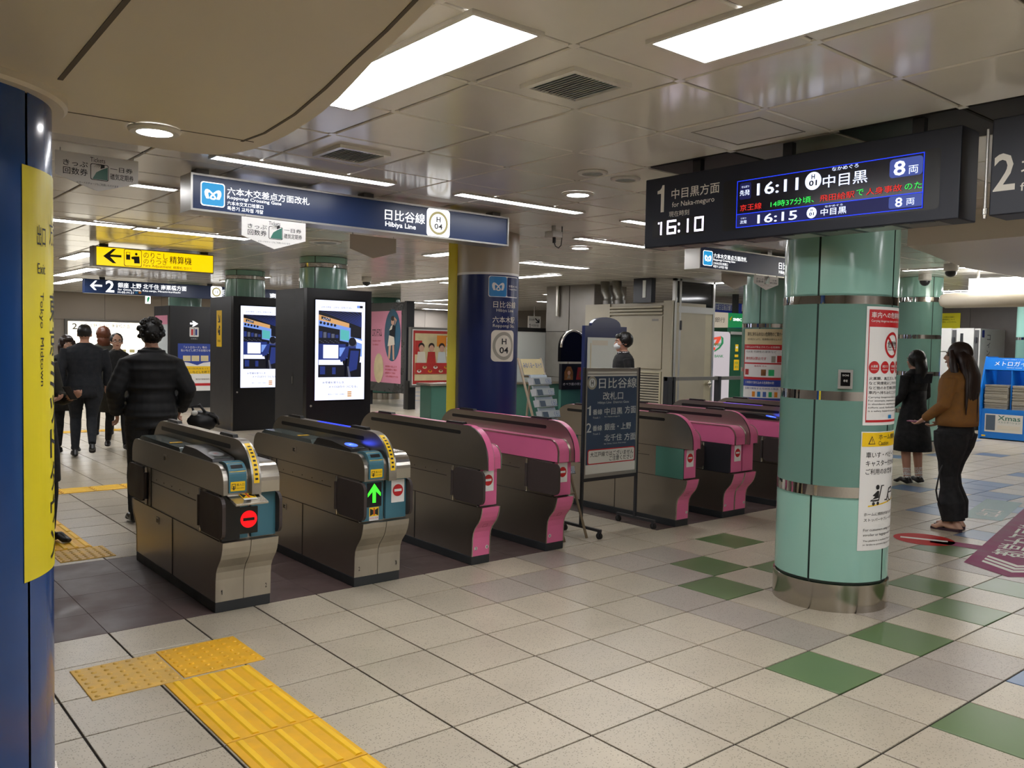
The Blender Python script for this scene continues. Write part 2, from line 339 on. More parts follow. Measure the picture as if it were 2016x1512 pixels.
def tile_shape(mb, x0, x1, y0, y1, z0, z1, m, ch=.0015):
    v = [(x0,y0,z0),(x1,y0,z0),(x1,y1,z0),(x0,y1,z0),(x0,y0,z1-ch),(x1,y0,z1-ch),(x1,y1,z1-ch),(x0,y1,z1-ch),(x0+ch,y0+ch,z1),(x1-ch,y0+ch,z1),(x1-ch,y1-ch,z1),(x0+ch,y1-ch,z1)]
    mb.add(v, [(0,1,5,4),(1,2,6,5),(2,3,7,6),(3,0,4,7),(4,5,9,8),(5,6,10,9),(6,7,11,10),(7,4,8,11),(8,9,10,11)], m)
i0, i1 = math.floor((XA-FX)/TS)+1, math.floor((XB-FX)/TS)
j0, j1 = math.floor((YA-FY)/TS)+1, math.floor((YB-FY)/TS)
cells = [(i, j) for i in range(i0, i1) for j in range(j0, j1)]
fq = lambda c: [(FX+(c[0]+a)*TS, FY+(c[1]+b)*TS, 0) for a, b in ((0,0),(1,0),(1,1),(0,1))]
near = pick(cells, fq, 280)
tile_me = {}
rest = MB(); G = .0046
for i, j in cells:
    kind = tile_kind(i, j); x, y = FX+i*TS, FY+j*TS
    g = .0006 if kind == 'tile_brown' else G
    if (i, j) in near:
        if kind not in tile_me:
            b = MB(); tile_shape(b, g-TS/2, TS/2-g, g-TS/2, TS/2-g, -.006, 0, kind); tile_me[kind] = b.mesh('floor_tile')
        o = bpy.data.objects.new('floor_tile', tile_me[kind]); COL.objects.link(o); o.parent = floor; o.location = (x+TS/2, y+TS/2, 0)
    else: tile_shape(rest, x+g, x+TS-g, y+g, y+TS-g, -.006, 0, kind)
o = rest.build('distant_floor_tiles', floor); o['kind'] = 'stuff'
# tactile paving
def dot_tile(x0, y0, w, d, m, name='tactile_dot_tile'):
    b = MB(); tile_shape(b, x0, x0+w, y0, y0+d, 0, .005, m, .002)
    for a in range(7):
        for c in range(7):
            b.lathe(x0+w*(a+.5)/7, y0+d*(c+.5)/7, [(.013, .005), (.0105, .009), (.006, .0102), (.0001, .0104)], m, 8, split=False)
    return b.build(name, floor)
dot_tile(.946, 3.905, .388, .405, 'tactile_worn'); dot_tile(1.342, 3.925, .392, .405, 'tactile')
dot_tile(1.36, 6.44, .36, .36, 'tactile_worn')
def bar_tile(x0, y0, w, d, n=5, along='y'):
    b = MB(); tile_shape(b, x0, x0+w, y0, y0+d, 0, .005, 'tactile', .002)
    for k in range(n):
        if along == 'y':
            c = x0+w*(k+.6)/n; b.prism([(c-.017, .005), (c-.010, .010), (c+.010, .010), (c+.017, .005)], 'y', y0+.012, y0+d-.012, 'tactile_bar')
        else:
            c = y0+d*(k+.6)/n; b.prism([(c-.017, .005), (c-.010, .010), (c+.010, .010), (c+.017, .005)], 'x', x0+.012, x0+w-.012, 'tactile_bar')
    return b.build('tactile_bar_tile', floor)
bar_tile(1.245, 3.573, .395, .325)
for k in range(5): bar_tile(1.245, 3.573-.4*(k+1)+.003, .395, .394)
for k in range(7): bar_tile(1.38+.3*k, 9.25, .294, .294, 4, 'x')
for k in range(8): bar_tile(1.36+.0*k, 6.82+.3*k, .294, .294, 4, 'y')
for k in range(12): bar_tile(2.6+.3*k, 15.0, .294, .294, 4, 'x')
# ------------------------------------------------------------------ ceiling
CX, CY, SX, SY = 2.3824, 2.5144, .6536, .6686
ceiling = struct(MB().box(XA, XB, YA, YB, CEIL+.012, CEIL+.2, 'joint').build('ceiling'))
a0, a1 = math.floor((XA-CX)/SX)+1, math.floor((XB-CX)/SX); b0, b1 = math.floor((YA-CY)/SY)+1, math.floor((YB-CY)/SY)
cells = [(a, b) for a in range(a0, a1) for b in range(b0, b1)]
cq = lambda c: [(CX+(c[0]+p)*SX, CY+(c[1]+q)*SY, CEIL) for p, q in ((0,0),(1,0),(1,1),(0,1))]
near = pick(cells, cq, 290); pan_me = {}; rest = MB(); G = .008
for a, b_ in cells:
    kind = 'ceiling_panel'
    if a == 3 and b_ <= 1: kind = 'ceiling_mid' if b_ == 0 else 'ceiling_dark'  # shade above the departure board, painted as darker panels
    x, y = CX+a*SX, CY+b_*SY; ch = .006
    def shape(mb, x0, x1, y0, y1, z0, z1):
        v = [(x0,y0,z1),(x1,y0,z1),(x1,y1,z1),(x0,y1,z1),(x0,y0,z0+ch),(x1,y0,z0+ch),(x1,y1,z0+ch),(x0,y1,z0+ch),(x0+ch,y0+ch,z0),(x1-ch,y0+ch,z0),(x1-ch,y1-ch,z0),(x0+ch,y1-ch,z0)]
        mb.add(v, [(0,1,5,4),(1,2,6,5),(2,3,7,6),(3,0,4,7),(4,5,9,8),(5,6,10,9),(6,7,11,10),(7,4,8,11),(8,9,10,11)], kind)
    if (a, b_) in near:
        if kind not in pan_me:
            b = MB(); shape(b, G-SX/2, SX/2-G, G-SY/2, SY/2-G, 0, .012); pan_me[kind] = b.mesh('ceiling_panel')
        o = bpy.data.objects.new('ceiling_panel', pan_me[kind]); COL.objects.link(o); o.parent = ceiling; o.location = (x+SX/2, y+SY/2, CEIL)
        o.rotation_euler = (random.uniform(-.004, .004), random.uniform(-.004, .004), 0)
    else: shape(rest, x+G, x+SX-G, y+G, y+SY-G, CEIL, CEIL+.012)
o = rest.build('distant_ceiling_panels', ceiling); o['kind'] = 'stuff'
# small plates that close the crossings of the joints near the camera
b = MB()
for a in range(-1, 4):
    for c in range(-2, 4): b.box(CX+a*SX-.022, CX+a*SX+.022, CY+c*SY-.022, CY+c*SY+.022, CEIL-.0005, CEIL+.01, 'ceiling_panel')
b.build('joint_cross_plates', ceiling)
# access hatch frame beside the departure board
b = MB()
for (p0, p1) in (((3.80, 2.62), (4.22, 2.62)), ((4.22, 2.62), (4.22, 3.05)), ((3.80, 3.05), (4.22, 3.05)), ((3.80, 2.62), (3.80, 3.05))):
    b.box(min(p0[0], p1[0])-.004, max(p0[0], p1[0])+.004, min(p0[1], p1[1])-.004, max(p0[1], p1[1])+.004, CEIL-.003, CEIL+.001, 'ceiling_mid')
b.build('access_hatch_seam', ceiling)
# lowered soffits with rounded ends
def arc(cx, cy, r, t0, t1, n): return [(cx+r*math.cos(math.radians(t0+(t1-t0)*i/n)), cy+r*math.sin(math.radians(t0+(t1-t0)*i/n))) for i in range(n+1)]
SOF, SOF2 = 2.3, 2.5
edge = [(.72, .30), (.83, .70), (.94, 1.10), (1.057, 1.544), (1.106, 1.74), (1.162, 1.985), (1.215, 2.18), (1.264, 2.367), (1.302, 2.55), (1.33, 2.721), (1.352, 2.90), (1.363, 3.082), (1.356, 3.21), (1.338, 3.31), (1.312, 3.38), (1.278, 3.43), (1.20, 3.462), (.966, 3.474)]
pts = edge+[(-3.75, 3.57), (-3.75, .24)]
s1 = struct(MB().prism(pts, 'z', SOF, CEIL+.02, 'soffit').build('trim_1'))
b = MB()
for (p, q, w) in (((.585, 2.75), (.518, .94), .014), ((.628, 3.128), (1.307, 3.093), .003)):
    d = (Vector(q)-Vector(p)).normalized(); n = Vector((-d.y, d.x))*w/2; p, q = Vector(p), Vector(q)
    b.prism([p+n, p-n, q-n, q+n], 'z', SOF-.002, SOF+.01, 'joint')
rim = [(.90, 1.10), (1.023, 1.575), (1.071, 1.773), (1.118, 1.999), (1.184, 2.295), (1.246, 2.624), (1.28, 2.937), (1.271, 3.117)]
for p, q in zip(rim[:-1], rim[1:]):
    d = (Vector(q)-Vector(p)).normalized(); n = Vector((-d.y, d.x))*.005; p, q = Vector(p), Vector(q); b.prism([p+n, p-n, q-n, q+n], 'z', SOF-.002, SOF+.01, 'joint')
b.build('panel_joint', s1)
pts = [(7.49, 3.60), (7.75, 3.66), (8.22, 3.74), (8.84, 3.87), (9.81, 4.06), (11.4, 4.06), (14.0, 4.0), (14.0, -4), (7.3, -4), (7.42, 2.6)]
s2 = struct(MB().prism(pts, 'z', SOF2, CEIL+.02, 'soffit').build('trim_2'))
# ------------------------------------------------------------------ walls
def wall_y(name, Y, x0, x1, pw, ph, m, sgn):
    w = struct(MB().box(x0, x1, min(Y, Y+sgn*.2), max(Y, Y+sgn*.2), 0, CEIL, 'wall_joint').build(name))
    n = int((x1-x0)/pw)+1; me = None
    for k in range(n):
        for q in range(int(CEIL/ph)+1):
            xa, xb = x0+k*pw+.006, min(x0+(k+1)*pw-.006, x1); za, zb = q*ph+.006, min((q+1)*ph-.006, CEIL)
            if xb-xa < .05 or zb-za < .05: continue
            MB().box(xa, xb, min(Y, Y-sgn*.012), max(Y, Y-sgn*.012), za, zb, m).build('wall_panel', w)
    return w
wall_y('wall_back', 26.0, 2.0, XB, 1.55, 1.0, 'wall_panel', 1)
struct(MB().box(XA, 2.0, 26.0, 26.2, 0, CEIL, 'wall_panel').build('wall_back_side'))
w = struct(MB().box(XB-.7, XB-.5, YA, 26, 0, CEIL, 'wall_joint').build('wall_right'))
for k in range(13):
    for q in range(2): MB().box(XB-.715, XB-.7, 2.0+k*1.5+.006, 2.0+(k+1)*1.5-.006, .01+q*1.4, 1.39+q*1.36, 'wall_dark').build('wall_panel', w)
struct(MB().box(XA, XA+.2, YA, 26, 0, CEIL, 'wall_panel').build('wall_left'))
struct(MB().box(XA, XB, YA, YA+.2, 0, CEIL, 'wall_panel').build('wall_front'))
# ------------------------------------------------------------------ ceiling lamps
def panel_lamp(x0, x1, y0, y1, label, group, m='lamp', fr=.02, z=CEIL, name='ceiling_light'):
    t = thing(name, label, 'light', ((x0+x1)/2, (y0+y1)/2, z), group)
    b = MB(); h0 = z-.016
    b.box(x0-fr, x1+fr, y0-fr, y0, h0, z, 'lamp_frame'); b.box(x0-fr, x1+fr, y1, y1+fr, h0, z, 'lamp_frame')
    b.box(x0-fr, x0, y0, y1, h0, z, 'lamp_frame'); b.box(x1, x1+fr, y0, y1, h0, z, 'lamp_frame'); b.build('frame', t)
    MB().box(x0, x1, y0, y1, h0+.004, z-.002, m).build('diffuser', t)
    return t
panel_lamp(1.87, 2.175, 2.50, 3.925, 'wide bright ceiling light panel beside the rounded soffit', 'wide ceiling light panels')
panel_lamp(2.558, 2.881, .86, 2.257, 'wide bright ceiling light panel cut by the top edge', 'wide ceiling light panels')
for x, y in ((5.2, .2), (.6, -2.2), (3.2, -2.6), (6.6, -2.2), (9.0, -2.4)):  # unseen lamps continuing the rows, added to light the near floor
    panel_lamp(x, x+.32, y-.7, y+.7, 'wide ceiling light panel behind the viewpoint', 'wide ceiling light panels behind the viewpoint')
G1, G2 = 'slim fluorescent ceiling lights over the gates', 'slim fluorescent ceiling lights far down the hall'
def xl(x0, x1, y, label, g=G1, w=.11): return panel_lamp(x0, x1, y-w/2, y+w/2, label, g, fr=.012)
def yl(x, y0, y1, label, g=G2, w=.22): return panel_lamp(x-w/2, x+w/2, y0, y1, label, g, fr=.012)
xl(2.09, 3.43, 5.58, 'slim ceiling light above the left half of the big gate sign')
xl(4.02, 5.35, 5.53, 'slim ceiling light above the right end of the big gate sign')
xl(5.95, 7.28, 5.53, 'slim ceiling light hidden behind the departure board')
xl(1.2, 2.78, 9.80, 'slim ceiling light left of the yellow fare sign', w=.2); xl(2.83, 4.10, 9.85, 'slim ceiling light over the yellow fare sign', w=.2)
xl(1.6, 2.33, 7.05, 'short ceiling light left of the gate sign end')
xl(6.58, 7.9, 6.82, 'slim ceiling light just left of the departure board bottom')
xl(7.97, 9.24, 9.40, 'slim ceiling light right of the navy column', w=.2)
FAR = 'slim fluorescent ceiling light far down the hall'
FARL = {(3.22, 13.3): 'short far ceiling light left of the yellow fare sign', (3.98, 16.3): 'far ceiling light just under the yellow fare sign', (4.54, 19.5): 'farthest left ceiling light above the number two sign', (9.1, 12.7): 'long ceiling light meeting the yellow board of the navy column', (9.3, 15.2): 'ceiling light continuing left from the long one by the navy column', (9.78, 10.6): 'ceiling light behind the navy column top', (6.62, 8.4): 'short ceiling light left of the navy column below the gate sign', (12.75, 9.0): 'ceiling light seen through the office partition glass', (13.7, 19.1): 'tiny far ceiling light above the red bordered poster', (13.5, 13.5): 'far ceiling light right of the white board stand'}
for x, y0, y1 in ((3.22, 13.3, 14.7), (3.98, 16.3, 19.0), (4.54, 19.5, 22.0), (9.1, 12.7, 15.0), (9.3, 15.2, 17.6), (9.78, 10.6, 13.9), (13.7, 19.1, 20.3), (6.62, 8.4, 9.75), (12.75, 9.0, 10.4), (13.5, 13.5, 15.0), (6.8, 15.5, 17.5), (2.0, 16, 18.5), (1.2, 12, 14)):
    yl(x, y0, y1, FARL.get((x, y0), FAR))
for x0, x1, y in ((15.0, 16.3, 24.9), (16.9, 18.1, 25.2), (14.0, 15.4, 21.5), (10, 11.4, 22.5), (15.5, 17, 17.5), (6.3, 7.7, 23)): xl(x0, x1, y, FAR, G2, .24)
yl(12.3, 5.0, 5.95, 'slim ceiling light right of the near teal column', G2, .1)
for x, y in ((11.2, 7.4), (14.9, 9.6), (16.8, 7.2), (17.8, 3.0)): yl(x, y-.7, y+.7, 'slim ceiling light over the ticket hall on the right', 'slim ceiling lights over the ticket hall', .2)
for x, y in ((16.4, 5.4), (17.4, 7.6), (15.4, 2.4)): yl(x, y-.7, y+.7, 'wide ceiling light over the locker area', 'ceiling lights over the lockers', .34)  # extra lamps added to brighten the locker bank
# round downlights
def downlight(x, y, z, r, label, lit=True, cat='light'):
    t = thing('downlight' if lit else 'ceiling_speaker', label, cat, (x, y, z))
    MB().lathe(x, y, [(r*1.5, z-.001), (r*1.5, z-.008), (r*1.38, z-.016), (r*1.02, z-.016), (r, z-.006)], 'lamp_frame', 28).build('trim_ring', t)
    b = MB().lathe(x, y, [(.0005, z-.008), (r, z-.008)], 'lamp' if lit else 'vent', 28)
    if not lit:
        for k in range(6): b.lathe(x, y, [(r*(k+.6)/6.5, z-.0082), (r*(k+.6)/6.5, z-.012), (r*(k+1)/6.5, z-.012), (r*(k+1)/6.5, z-.0082)], 'vent', 24)
    b.build('diffuser' if lit else 'grille', t)
downlight(.971, 3.155, SOF, .059, 'round downlight set in the smooth soffit by the blue column')
downlight(4.70, 4.877, CEIL, .085, 'round downlight between the gate sign and the departure board')
downlight(7.29, 7.50, CEIL, .10, 'smaller looking round downlight past the hanging camera')
downlight(4.19, 4.21, CEIL, .07, 'left one of two unlit round ceiling discs', False, 'ceiling disc'); downlight(4.51, 4.20, CEIL, .07, 'right one of two unlit round ceiling discs', False, 'ceiling disc')
downlight(4.90, 9.45, CEIL, .13, 'round ceiling speaker beyond the gate sign', False, 'ceiling speaker')
# air vents
def vent(x0, x1, y0, y1, label):
    t = thing('air_vent', label, 'vent', ((x0+x1)/2, (y0+y1)/2, CEIL), 'square ceiling air vents')
    b = MB(); z = CEIL; w = .03
    b.box(x0, x1, y0, y0+w, z-.02, z, 'ceiling_panel'); b.box(x0, x1, y1-w, y1, z-.02, z, 'ceiling_panel'); b.box(x0, x0+w, y0+w, y1-w, z-.02, z, 'ceiling_panel'); b.box(x1-w, x1, y0+w, y1-w, z-.02, z, 'ceiling_panel')
    b.build('frame', t); MB().box(x0+w, x1-w, y0+w, y1-w, z-.004, z-.001, 'vent_dark').build('backing', t)
    n = 13; me = None
    for k in range(n):
        x = x0+w+(x1-x0-2*w)*(k+.5)/n
        if me is None: me = MB().prism([(-.007, -.016), (-.004, -.017), (.008, -.006), (.005, -.005)], 'y', -(y1-y0)/2+w, (y1-y0)/2-w, 'vent').mesh('slat')
        o = bpy.data.objects.new('slat', me); COL.objects.link(o); o.parent = t; o.location = (x-(x0+x1)/2, 0, 0)
vent(2.55, 2.905, 2.685, 3.045, 'square louvred air vent nearest the bright light panels')
vent(2.53, 2.885, 4.70, 5.065, 'square louvred air vent above the gate sign')

# ------------------------------------------------------------------ columns
def column(name, label, cx, cy, r, ztop, rings, seams, z0=0.0, m='teal', base=.17, basem='steel_base'):
    t = thing(name, label, 'column', (cx, cy, 0))
    if base: MB().lathe(cx, cy, [(r+.008, 0), (r+.008, base-.004), (r-.004, base), (r-.02, base)], basem, 64).build('base_ring', t)
    cuts = [base]+[q for rr in rings for q in rr]+[ztop]
    for k in range(0, len(cuts), 2):
        a, b = cuts[k]+(.005 if k else .012), cuts[k+1]-.005
        n = len(seams)
        for q in range(n):                                   # curved cladding panels between the vertical seams
            t0, t1 = seams[q], seams[(q+1) % n]
            if t1 <= t0: t1 += 2*PI
            g = .006/r
            MB().lathe(cx, cy, [(r-.02, a), (r-.003, a), (r, a+.003), (r, b-.003), (r-.003, b), (r-.02, b)], m, max(8, int(20*(t1-t0))), t0+g, t1-g).build('cladding_panel', t)
    MB().lathe(cx, cy, [(r-.012, .0), (r-.012, ztop)], 'column_seam', 48).build('core', t)
    for a, b in rings: MB().lathe(cx, cy, [(r-.012, a), (r+.001, a+.003), (r+.001, b-.003), (r-.012, b)], 'chrome', 64).build('mirror_band', t)
    return t
C1X, C1Y, C1R = 5.03, 2.83, .338
seam0 = math.atan2(-.05, -.336)
col1 = column('teal_column', 'nearest teal column with mirror bands and two posters', C1X, C1Y, C1R, CEIL, [(1.845, 1.90), (1.27, 1.33), (.69, .76)], [seam0, seam0+1.42, seam0+2.9, seam0+4.4])
C3X, C3Y = 9.80, 6.50
column('teal_column', 'teal column with tan and red notice behind the gates', C3X, C3Y, .34, CEIL, [(1.845, 1.90), (1.27, 1.33), (.69, .76)], [seam0+.1, seam0+1.6, seam0+3.1, seam0+4.6])
column('teal_column', 'teal column just behind the black coated schoolgirl', 13.8, 6.40, .34, CEIL, [(2.36, 2.44), (1.78, 1.85), (1.2, 1.27), (.6, .67)], [seam0+.9, seam0+2.2, seam0+3.7, seam0+5.2])
column('teal_column', 'teal column at the right edge behind the blue rack', 18.3, 6.15, .40, CEIL, [(1.845, 1.90), (1.27, 1.33)], [seam0+.2, seam0+1.7, seam0+3.2, seam0+4.7])
column('teal_column', 'teal column rising out of the nearer black screen kiosk', 5.85, 11.33, .34, CEIL, [(2.60, 2.66)], [seam0+.6, seam0+2.1, seam0+3.6, seam0+5.1])
column('teal_column', 'teal column rising out of the farther black screen kiosk', 6.05, 14.65, .34, CEIL, [(2.60, 2.66)], [seam0+.6, seam0+2.1, seam0+3.6, seam0+5.1])
column('teal_column', 'dark green column above the black restroom board', 6.75, 19.75, .36, CEIL, [(2.60, 2.66)], [seam0, seam0+3])
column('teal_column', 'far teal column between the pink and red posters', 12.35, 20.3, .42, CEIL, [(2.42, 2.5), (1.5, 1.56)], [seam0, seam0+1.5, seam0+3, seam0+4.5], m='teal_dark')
# navy station-name column with yellow side board
NX, NY, NR = 5.80, 7.40, .338
t = thing('navy_column', 'round navy column with station name panel and yellow side board', 'column', (NX, NY, 0))
MB().lathe(NX, NY, [(NR, .02), (NR, 2.30)], 'navy', 64).build('navy_cladding', t)
MB().lathe(NX, NY, [(NR+.001, 2.30), (NR+.001, 2.325)], 'white', 64).build('white_line', t)
MB().lathe(NX, NY, [(NR, 2.325), (NR, CEIL)], 'beige_paint', 64).build('painted_top', t)
MB().lathe(NX, NY, [(NR+.008, 0), (NR+.008, .12), (NR, .125)], 'steel_bright', 64).build('base_ring', t)
an = math.atan2(-NY, -NX)                                  # azimuth towards the concourse
lx, ly = math.cos(an-1.5), math.sin(an-1.5)
yd = Vector((-lx, -ly)).normalized()
p0 = Vector((NX, NY))+Vector((lx, ly))*(NR-.01); p1 = p0+Vector((lx, ly))*.105; n2 = Vector((-ly, lx))*.03
MB().prism([p0+n2, p0-n2, p1-n2, p1+n2], 'z', .02, CEIL, 'yellow_board').build('yellow_side_board', t)
a = Art(face_cyl(NX, NY, NR, an), .0015)
def NU(px):                                                 # arc position of a pixel column on the drum
    d = _ray(px, 660); dd = Vector((d.x, d.y)); A = dd.dot(dd); c = Vector((NX, NY)); B = -2*dd.dot(c); Cc = c.dot(c)-NR*NR
    tt = (-B-math.sqrt(max(0, B*B-4*A*Cc)))/(2*A); p = dd*tt-c; q = math.atan2(p.y, p.x)-an
    return (q+PI) % (2*PI)*NR-PI*NR
def NZ(py): return 1.5691+(9.06/FPX)*(676.0-py)
u0, u1, u2 = NU(961), NU(996), NU(1016)
a.rr(u0-.006, u2+.002, NZ(584), NZ(543), .02, 'white', 0); metro_mark(a, u0, u1-.004, NZ(583), NZ(544), 'metro_blue', 'white', 1); a.rr(u1+.002, u2-.003, NZ(582.5), NZ(544.5), .015, 'navy', 1)
a.text('東京メトロ', u1+.02, u2-.02, NZ(564), NZ(559.5), 'white', 2); a.text('Tokyo Metro', u1+.02, u2-.02, NZ(570), NZ(566), 'white', 2)
a.text('日比谷線', NU(970), NU(1013), NZ(605), NZ(592), 'cream', 0, .012); a.text('Hibiya Line', NU(976.5), NU(1009), NZ(614.5), NZ(607), 'cream', 0)
a.text('六本木駅', NU(969), NU(1012), NZ(635), NZ(622), 'cream', 0, .012); a.text('Roppongi Sta.', NU(970), NU(1011.5), NZ(645), NZ(637), 'cream', 0)
um = (NU(967)+NU(1011))/2; hw = (NU(1011)-NU(967))/2; zc = NZ(680); hs = NZ(649)-NZ(680)
a.rr(um-hw, um+hw, zc-hs, zc+hs, .05, 'cream', 0)
n = 36; ring = [(um+.90*hw*r*math.cos(2*PI*i/n), zc+.90*hs*r*math.sin(2*PI*i/n)) for r in (1, .76) for i in range(n)]
a.put(ring, [(i, (i+1) % n, n+(i+1) % n, n+i) for i in range(n)], 'ring_grey', 1)
a.text('H', um-.2*hw, um+.2*hw, zc+.1*hs, zc+.47*hs, 'ink', 2, .02); a.text('04', um-.38*hw, um+.38*hw, zc-.48*hs, zc-.07*hs, 'ink', 2, .02)
a.build('station_name_print', t)
# blue column at the left edge with the yellow exit poster
BX, BY, BR = .241, 3.119, .39
t = thing('blue_column', 'big glossy blue column at the left edge carrying a yellow poster', 'column', (BX, BY, 0))
sa = math.atan2(2.842-BY, .514-BX)
for k in range(3): MB().lathe(BX, BY, [(BR-.02, .16), (BR-.002, .16), (BR, .163), (BR, SOF-.03)], 'blue_column', 30, sa+2*PI*k/3+.013, sa+2*PI*(k+1)/3-.013).build('cladding_panel', t)
MB().lathe(BX, BY, [(BR-.012, 0), (BR-.012, SOF)], 'black', 48).build('core', t)
MB().lathe(BX, BY, [(BR+.008, 0), (BR+.008, .15), (BR-.01, .155)], 'steel_bright', 64).build('base_ring', t)
MB().lathe(BX, BY, [(BR-.01, SOF-.03), (BR+.035, SOF-.03), (BR+.045, SOF-.02), (BR+.045, SOF+.0)], 'soffit', 64).build('top_collar', t)
ya = math.atan2(2.826-BY, .499-BX)
p = thing('exit_poster', 'yellow vertical exit poster with dark lettering on the blue column', 'poster', (BX, BY, 0))
a = Art(face_cyl(BX, BY, BR+.001, ya), .0012)
KB = .785
def BZ(z): return 1.569+(z-1.569)*KB
a.rect(0, .42*KB, BZ(.634), BZ(2.194), 'yellow', 0, 14)
a.text('出口', .085*KB, .155*KB, BZ(1.905), BZ(1.985), 'ink', 1, .005); a.text('Exit', .088*KB, .15*KB, BZ(1.80), BZ(1.84), 'ink', 1)
a.text('Tokyo  Midtown', .098*KB, .135*KB, BZ(1.37), BZ(1.73), 'ink', 1, 0, rot=1)
for k, ch in enumerate('東京ミッドタウン'): a.text(ch, .20*KB, .33*KB, BZ(1.62-.135*k), BZ(1.735-.135*k), 'ink', 1, .01)
a.text('方面', .20*KB, .33*KB, BZ(1.92), BZ(2.02), 'ink', 1)
a.build('printed_sheet', p)
# ------------------------------------------------------------------ posters and card reader on the nearest teal column
pa = math.atan2(2.545-C1Y, 4.836-C1X)
p = thing('warning_poster', 'red and white dangerous goods poster on the nearest teal column', 'poster', (C1X, C1Y, 0))
a = Art(face_cyl(C1X, C1Y, C1R+.001, pa), .0012); W = .44
z0, z1 = 1.13, 1.835; H = z1-z0
def zz(f): return z1-f*H
a.rect(0, W, z0, z1, 'white', 0, 12); a.rect(.016, W-.016, zz(.17), zz(.025), 'red', 1, 10); a.rect(.016, .021, zz(.975), zz(.17), 'red', 1); a.rect(W-.021, W-.016, zz(.975), zz(.17), 'red', 1); a.rect(.016, W-.016, zz(.975), zz(.955), 'red', 1, 10)
a.text('車内への危険物', .03, .30, zz(.095), zz(.045), 'white', 2, .012); a.text('持込禁止', .31, .41, zz(.095), zz(.045), 'white', 2, .012); a.text('Carrying dangerous items onto the train is prohibited', .03, .41, zz(.135), zz(.11), 'white', 2)
uc, vc = .215, zz(.32); a.ring(uc, vc, .062, .078, 'red', 1); a.text('危険物', uc-.052, uc+.052, vc-.018, vc+.024, 'ink', 2, .02); a.text('Dangerous items', uc-.05, uc+.05, vc-.034, vc-.023, 'ink', 2)
c45 = .055; a.poly([(uc-c45, vc+c45-.012), (uc-c45+.012, vc+c45), (uc+c45, vc-c45+.012), (uc+c45-.012, vc-c45)], 'red', 1)
for k, (j1_, e1) in enumerate((('火薬類', 'Explosives'), ('高圧ガス', 'Gases'), ('可燃物', 'Flammable'), ('毒物', 'Poison'))):
    u = .062+.085*k; a.disc(u, zz(.51), .037, 'red', 1); a.text(j1_, u-.024, u+.024, zz(.512), zz(.49), 'white', 2, .01); a.text(e1, u-.022, u+.022, zz(.535), zz(.522), 'white', 2)
a.lines(['火薬類、高圧ガス、可燃物', 'など発煙発火しやすいもの', 'など他のお客様に危険な物を', '車内へ持ち込むことはできま'], .03, .39, zz(.59), .019, .009, 'ink', 1, .006)
a.lines(['Carrying dangerous items onto trains', 'For example, explosives, gases, oil', 'in abundance, anything highly toxic', 'sulfuric acid, hydrochloric acid and', 'is a safety hazard to passengers.'], .03, .39, zz(.755), .013, .0075, 'ink', 1)
a.rect(.20, .24, zz(.945), zz(.915), 'metro_blue', 1); a.build('printed_sheet', p)
p = thing('caution_poster', 'white poster with yellow caution band and wheelchair pictograms on the nearest teal column', 'poster', (C1X, C1Y, 0))
a = Art(face_cyl(C1X, C1Y, C1R+.001, pa-.012), .0012); z0, z1 = .377, 1.092; H = z1-z0
a.rect(0, W, z0, z1, 'white', 0, 12); a.rect(.006, W-.006, zz(.125), zz(.008), 'sticker_yellow', 1, 10)
a.poly([(.045, zz(.105)), (.095, zz(.105)), (.07, zz(.035))], 'ink', 2); a.poly([(.052, zz(.099)), (.088, zz(.099)), (.07, zz(.047))], 'sticker_yellow', 3); a.rect(.068, .072, zz(.083), zz(.06), 'ink', 4); a.rect(.068, .072, zz(.093), zz(.088), 'ink', 4)
a.text('ホーム傾斜注意', .12, .40, zz(.068), zz(.022), 'ink', 2, .012); a.text('Caution', .12, .215, zz(.115), zz(.078), 'ink', 2)
a.lines(['車いす・ベビーカー・', 'キャスター付かばんを', 'ご利用のお客様'], .035, .40, zz(.17), .036, .014, 'ink', 1, .008)
def PU(x): return (x-1690)*.0026+.004
bz = zz(.615)                                               # pictograms: pushchair and wheelchair on the sloping line
a.poly([(.06, bz-.012), (.40, bz+.022), (.40, bz+.03), (.06, bz-.004)], 'sticker_yellow', 1)
ux = .10; a.disc(ux+.03, bz+.105, .015, 'ink', 1); a.poly([(ux-.01, bz+.055), (ux+.03, bz+.085), (ux+.045, bz+.08), (ux+.04, bz+.04), (ux-.02, bz+.03), (ux-.025, bz+.022), (ux-.015, bz+.02), (ux+.01, bz+.05)], 'ink', 1); a.poly([(ux-.01, bz+.018), (ux+.045, bz+.022), (ux+.07, bz+.11), (ux+.09, bz+.11), (ux+.09, bz+.116), (ux+.062, bz+.116), (ux+.038, bz+.032), (ux-.01, bz+.028)], 'ink', 1)
a.disc(ux, bz+.006, .011, 'ink', 1); a.disc(ux+.035, bz+.008, .011, 'ink', 1)
ux = .25; a.ring(ux+.035, bz+.055, .036, .044, 'ink', 1); a.ring(ux-.005, bz+.024, .011, .016, 'ink', 1); a.rect(ux, ux+.06, bz+.062, bz+.07, 'ink', 1); a.poly([(ux-.05, bz+.02), (ux-.02, bz+.02), (ux+.01, bz+.085), (ux+.05, bz+.09), (ux+.05, bz+.098), (ux, bz+.094), (ux-.028, bz+.028), (ux-.05, bz+.028)], 'ink', 1); a.poly([(ux+.055, bz+.07), (ux+.075, bz+.15), (ux+.095, bz+.152), (ux+.095, bz+.158), (ux+.07, bz+.156), (ux+.048, bz+.07)], 'ink', 1)
a.lines(['ホームに傾斜があります。転落', 'ストッパーやブレーキをかけて'], .035, .40, zz(.68), .02, .014, 'ink', 1, .004)
a.lines(['For customers using a wheelchair,', 'stroller or luggage with wheels'], .035, .40, zz(.815), .02, .01, 'ink', 1)
